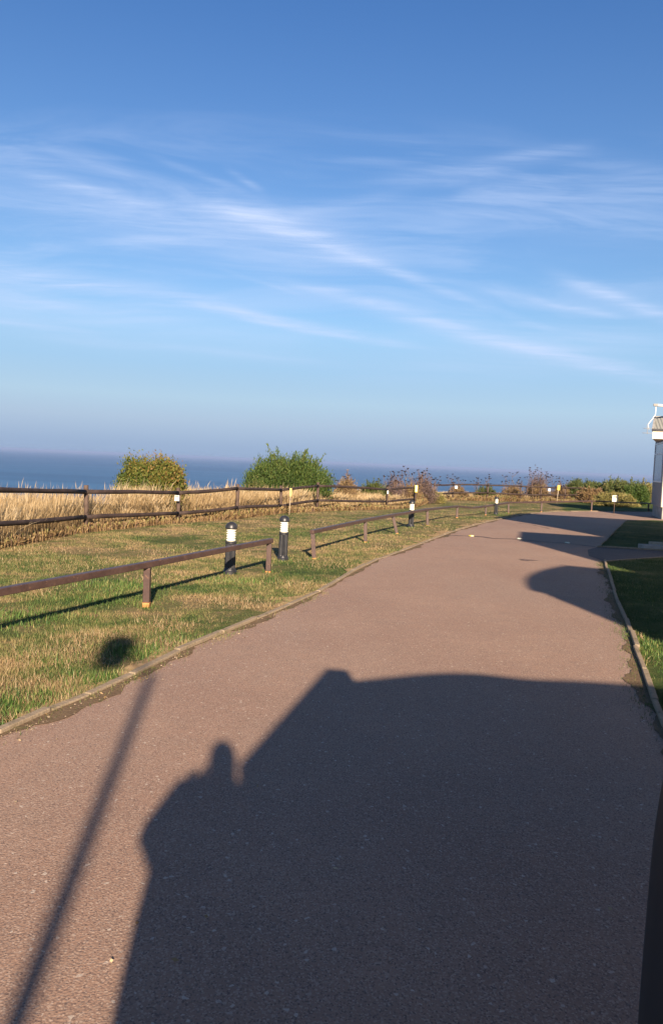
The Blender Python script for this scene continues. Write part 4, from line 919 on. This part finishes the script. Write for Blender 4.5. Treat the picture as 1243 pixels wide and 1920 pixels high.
# ------------------------------------------------------------------ parked people carrier at right, its rear corner beside the camera
def car():
    OX, OY = 0.512, 1.245; ang = rad(-6.0); shear = 0.11; W_ = 1.84
    m_paint, t, b = mat('dark_car_paint', 0.3, 0.5); t.put(b.inputs['Base Color'], t.mix(t.noise(t.obj(), 3, 3), (0.016, 0.020, 0.024), (0.022, 0.026, 0.03))); b.inputs['Roughness'].default_value = 0.45; b.inputs['Specular IOR Level'].default_value = 0.12
    m_glass = simple('tinted_glass', (0.012, 0.014, 0.016), 0.08, 0.5, var=0.1); m_tyre = simple('tyre_rubber', (0.02, 0.02, 0.02), 0.85, 0.2); m_red = simple('tail_lamp_red', (0.35, 0.02, 0.02), 0.2, 0.5); m_rim = simple('alloy_rim', (0.5, 0.5, 0.52), 0.35, 0.5, 0.7)
    th = thing('people_carrier', (OX, OY, 0), 'dark people carrier parked at right, its rear corner just inside the right edge', 'car', rz=ang)
    # stations along the length: x, z_bottom, z_belt, z_roof, inset at belt, inset at roof
    ST = [(-.09, .42, .80, .84, .10, .14), (-.065, .30, .95, 1.0, .03, .06), (-.03, .27, 1.0, 1.30, 0, .05), (.02, .26, 1.02, 1.60, 0, .06), (.05, .25, 1.02, 1.69, 0, .06), (.3, .24, 1.02, 1.74, 0, .05), (.75, .24, 1.02, 1.86, 0, .05), (1.15, .24, 1.01, 1.925, 0, .05), (1.5, .24, 1.0, 1.875, 0, .05), (1.75, .24, 1.0, 1.905, 0, .05), (2.2, .24, .99, 1.92, 0, .05), (2.9, .24, .98, 1.90, 0, .06),
          (3.2, .24, .97, 1.42, 0, .17), (3.6, .24, .96, 1.10, 0, .2), (3.75, .24, .94, 1.0, 0, .2), (4.1, .25, .86, .93, .04, .2), (4.35, .28, .72, .80, .12, .25), (4.45, .36, .58, .62, .25, .35)]
    prof = []
    rows = []
    for (x, zb, zl, zr, ib, ir) in ST:
        hw = W_/2; pts = [(-hw+ib+.06, zb), (-hw+ib, zb+.12), (-hw+ib-.0, (zb+zl)/2), (-hw+ib+.01, zl), (-hw+ir+.02, zl+(zr-zl)*.75), (-hw+ir+.12, zr-.015), (0, zr+.012*(zr > 1.2))]
        pts = pts+[(-y, z) for y, z in pts[-2::-1]]
        rows.append([(x+shear*y2*max(0, 1-x/2.0), y2-hw, z) for y2, z in pts])
    n = len(rows[0]); me = bpy.data.meshes.new('body'); V = [p for r_ in rows for p in r_]; Fc = []
    for i in range(len(rows)-1):
        for j in range(n-1): Fc.append((i*n+j, (i+1)*n+j, (i+1)*n+j+1, i*n+j+1))
        Fc.append((i*n+n-1, (i+1)*n+n-1, (i+1)*n, i*n))
    Fc += [tuple(range(n)), tuple(reversed(range((len(rows)-1)*n, len(rows)*n)))]
    me.from_pydata(V, [], Fc); me.update(); bm = bmesh.new(); bm.from_mesh(me); bmesh.ops.recalc_face_normals(bm, faces=bm.faces); bm.to_mesh(me); bm.free()
    bd = link_mesh('body', me, m_paint, th, True); md = bd.modifiers.new('s', 'SUBSURF'); md.levels = 1; md.render_levels = 2
    def pn(name, P, m, par=th, thick=.012):
        mb = MB(); P = [Vector(q) for q in P]; nn = (P[1]-P[0]).cross(P[2]-P[0]).normalized()*thick; mb.hexa(P, [q+nn for q in P]); return mb.build(name, m, par, bevel=.004)
    for sgn, y0 in ((1, 0.0), (-1, -W_)):
        for (x0, x1, x2, x3) in ((.18, .95, .95, .25), (1.0, 1.95, 1.95, 1.0), (2.0, 3.1, 2.75, 2.0)):
            zt = 1.57; zb = 1.06; yb, yt = y0-sgn*.008, y0-sgn*.055
            P = [(x0, yb, zb), (x1, yb, zb), (x2, yt, zt), (x3, yt, zt)]
            if sgn > 0: P = P[::-1]
            pn('side_window', P, m_glass, thick=.02)
        for x in (.85, 3.55):
            mb = MB(); pts = []
            prof2 = [(.20, -.10), (.30, -.11), (.325, -.06), (.325, .06), (.30, .11), (.20, .10)]; nn_ = 28; rings = []
            for (r_, o) in prof2:
                rings.append(len(mb.v)); mb.v += [(x+r_*math.cos(2*math.pi*k/nn_), y0-sgn*.10+o, .325+r_*math.sin(2*math.pi*k/nn_)) for k in range(nn_)]
            for a, b2 in zip(rings, rings[1:]+rings[:1]):
                for k in range(nn_): mb.f.append((a+k, a+(k+1) % nn_, b2+(k+1) % nn_, b2+k)); mb.sm.append(True)
            wh = mb.build('wheel', m_tyre, th); mb = MB()
            for k in range(5):
                a2 = 2*math.pi*k/5; mb.beam((x, y0-sgn*.02, .325), (x+.2*math.cos(a2), y0-sgn*.02, .325+.2*math.sin(a2)), .05, .03, up=Vector((0, 1, 0)))
            mb.tube([(x, y0-sgn*.06, .325), (x, y0-sgn*.01, .325)], .05, 12); mb.build('rim', m_rim, wh)
        mb = MB(); mb.box((3.0, y0+sgn*.11, 1.06), (.12, .17, .12)); mb.build('wing_mirror', m_paint, th, bevel=.03)
        mb = MB(); mb.box((.03+shear*(y0-sgn*.12+W_/2), y0-sgn*.12, 1.10), (.06, .12, .28)); mb.build('tail_light', m_red, th, bevel=.02)
        mb = MB(); mb.box((4.30, y0-sgn*.30, .68), (.10, .26, .12)); mb.build('headlight', m_lens, th, bevel=.03)
    so = lambda y: shear*(y+W_/2)
    mb = MB(); mb.hexa([(-.02+so(-.08), -.08, 1.60), (.16+so(-.08), -.08, 1.60), (.16+so(-1.80), -1.80, 1.50), (-.03+so(-1.80), -1.80, 1.50)][::-1], [(.01+so(-.08), -.08, 1.715), (.16+so(-.08), -.08, 1.715), (.16+so(-1.80), -1.80, 1.70), (-.02+so(-1.80), -1.80, 1.70)][::-1]); mb.build('spoiler', m_paint, th)
    pn('rear_window', [(-.02+so(-.3), -.3, 1.15), (-.02+so(-1.54), -1.54, 1.15), (.015+so(-1.5), -1.5, 1.46), (.015+so(-.34), -.34, 1.46)], m_glass, thick=.02)
    return th
car()

# ------------------------------------------------------------------ photographer (throws the shadow; phone is at the camera)
def skinned(name, verts, edges, radii, m, parent, sub=2, root=0):
    me = bpy.data.meshes.new(name); me.from_pydata(verts, edges, []); o = link_mesh(name, me, m, parent)
    md = o.modifiers.new('skin', 'SKIN'); md.use_smooth_shade = True
    for i, r_ in enumerate(radii):
        sv = me.skin_vertices[0].data[i]; sv.radius = (r_, r_) if not isinstance(r_, tuple) else r_; sv.use_root = (i == root)
    s_ = o.modifiers.new('sub', 'SUBSURF'); s_.levels = 1; s_.render_levels = sub
    return o
def person():
    m_skin = simple('skin', (0.50, 0.30, 0.21), 0.55, 0.35, var=0.06); m_coat = simple('navy_jacket', (0.03, 0.04, 0.07), 0.85, 0.2, var=0.2, scale=20); m_trs = simple('dark_trousers', (0.05, 0.05, 0.055), 0.9, 0.1); m_hair = simple('brown_hair', (0.06, 0.035, 0.02), 0.6, 0.4, var=0.3, scale=40); m_shoe = simple('black_shoes', (0.02, 0.02, 0.02), 0.6, 0.4); m_ph = simple('phone_black', (0.015, 0.015, 0.018), 0.2, 0.5)
    ox, oy = 0.105, -0.37
    th = thing('person', (ox, oy, 0), 'person in a long dark coat holding up a phone, seen as a shadow', 'person')
    hz_ = 1.0
    J = {'pel': (0, 0, .95), 'waist': (0, 0, 1.08), 'chest': (0, .0, 1.28), 'neck0': (0, 0, 1.42), 'neck': (0, .02, 1.49), 'head1': (0, .03, 1.57), 'head2': (0, .025, 1.655)}
    vs = [J['pel'], J['waist'], J['chest'], J['neck0'], J['neck'], J['head1'], J['head2']]
    rs = [(.155, .11), (.135, .10), (.165, .11), (.075, .07), (.050, .055), (.062, .085), (.056, .08)]
    es = [(0, 1), (1, 2), (2, 3), (3, 4), (4, 5), (5, 6)]
    def chain(start, pts, rr):
        prev = start
        for p_, r_ in zip(pts, rr): vs.append(p_); rs.append(r_); es.append((prev, len(vs)-1)); prev = len(vs)-1
        return prev
    hands = {}
    for s_ in (-1, 1):
        chain(0, [(s_*.095, 0, .86), (s_*.105, .01, .50), (s_*.11, -.02, .10), (s_*.115, .03, .055), (s_*.12, .13, .03)], [.085, .058, .042, .038, .034])
        wx = -ox+s_*.075; wr = (wx, .30, 1.36)
        chain(3, [(s_*.16, 0, 1.43), (s_*.26, .02, 1.24), (s_*.19, .17, 1.29), wr], [.055, .043, .037, .026]); hands[s_] = wr
    body = skinned('body', vs, es, rs, m_skin, th, 2, 0)
    # hands: palm and five fingers round the phone, each a skinned chain
    for s_ in (-1, 1):
        w0 = Vector(hands[s_]); vs2 = [tuple(w0), tuple(w0+Vector((s_*.004, .018, .035))), tuple(w0+Vector((s_*.002, .03, .07)))]; es2 = [(0, 1), (1, 2)]; rs2 = [(.022, .016), (.030, .014), (.030, .012)]
        me_pts = []
        for f_ in range(4):
            b_ = w0+Vector((s_*(.012-.004*f_), .040, .075-.019*f_)); L_ = (.040, .044, .041, .032)[f_]
            p1 = b_+Vector((-s_*L_*.35, .012, .004)); p2 = b_+Vector((-s_*L_*.8, .006, .004)); i0 = len(vs2)
            vs2 += [tuple(b_), tuple(p1), tuple(p2)]; es2 += [(2 if f_ < 2 else 1, i0), (i0, i0+1), (i0+1, i0+2)]; rs2 += [.009, .008, .007]
        b_ = w0+Vector((-s_*.012, .006, .045)); i0 = len(vs2); vs2 += [tuple(b_), tuple(b_+Vector((-s_*.022, .010, .022))), tuple(b_+Vector((-s_*.032, .018, .042)))]; es2 += [(1, i0), (i0, i0+1), (i0+1, i0+2)]; rs2 += [.010, .009, .008]
        skinned('hand', vs2, es2, rs2, m_skin, th, 2, 0)
    # jacket and trousers
    vs, rs, es = [], [], []
    vs += [(0, 0, .55), (0, 0, .85), (0, 0, 1.12), (0, 0, 1.31), (0, 0, 1.46)]; rs += [(.315, .19), (.315, .18), (.30, .16), (.27, .14), (.11, .095)]; es += [(0, 1), (1, 2), (2, 3), (3, 4)]
    for s_ in (-1, 1): chain(4, [(s_*.165, 0, 1.485), (s_*.285, .02, 1.29), (s_*.19, .17, 1.29), (-ox+s_*.085, .27, 1.34)], [.075, .062, .048, .036])
    skinned('coat', vs, es, rs, m_coat, th, 2, 0)
    vs, rs, es = [(0, 0, .95)], [(.165, .12)], []
    for s_ in (-1, 1): chain(0, [(s_*.095, 0, .86), (s_*.105, .01, .50), (s_*.11, -.02, .09)], [.095, .07, .058])
    skinned('trousers', vs, es, rs, m_trs, th, 2, 0)
    for s_ in (-1, 1):
        mb = MB(); mb.tube([(s_*.112, -.06, .04), (s_*.115, .02, .055), (s_*.12, .10, .042), (s_*.122, .17, .03)], [.03, .045, .044, .022], 12); mb.build('shoe', m_shoe, th)
    mb = MB(); R0 = [(.045*1.0, -.02), (.064, .01), (.067, .06), (.063, .10), (.046, .145), (.015, .168)]
    mb.lathe((0, .0, 1.58), R0, 20); hr = mb.build('hair', m_hair, th)
    mb = MB(); mb.tube([(0, .108, 1.60), (0, .126, 1.565), (0, .118, 1.555)], [.006, .013, .010], 8); mb.build('nose', m_skin, th)
    for s_ in (-1, 1):
        mb = MB(); mb.lathe((s_*.03, .095, 1.60), [(.002, -.011), (.010, -.004), (.010, .004), (.002, .011)], 12); mb.build('eye', m_white, th)
        mb = MB(); mb.tube([(s_*.076, .02, 1.61), (s_*.084, .01, 1.59), (s_*.077, .02, 1.56)], [.008, .012, .007], 8); mb.build('ear', m_skin, th)
    mb = MB(); mb.tube([(-.022, .103, 1.528), (0, .110, 1.526), (.022, .103, 1.528)], [.004, .007, .004], 8); mb.build('mouth', simple('lips', (0.42, 0.18, 0.15), 0.5, 0.4), th)
    ph = thing('phone', (0, -.045, 1.37), 'slim black phone held upright in the photographer\'s hands', 'phone')
    mb = MB(); mb.box((0, 0, 0), (.074, .009, .155)); mb.build('case', m_ph, ph, bevel=.004)
    mb = MB(); mb.box((0, -.0055, 0), (.068, .002, .146)); mb.build('screen', simple('phone_glass', (0.02, 0.02, 0.025), 0.1, 0.5), ph)
person()

m_haze = bpy.data.materials.new('sea_haze'); m_haze.use_nodes = True; hn = m_haze.node_tree; hn.nodes.clear()
pv = hn.nodes.new('ShaderNodeVolumePrincipled'); pv.inputs['Color'].default_value = (0.335, 0.455, 0.74, 1); pv.inputs['Density'].default_value = HAZE_D; pv.inputs['Anisotropy'].default_value = 0.0
ho = hn.nodes.new('ShaderNodeOutputMaterial'); hn.links.new(pv.outputs[0], ho.inputs['Volume'])
mb = MB(); mb.hexa([(-52000, -1000, SEA_Z-6), (52000, -1000, SEA_Z-6), (52000, 52000, SEA_Z-6), (-52000, 52000, SEA_Z-6)], [(-52000, -1000, 8), (52000, -1000, 8), (52000, 52000, 8), (-52000, 52000, 8)])
tag(mb.build('haze', m_haze), kind='stuff')
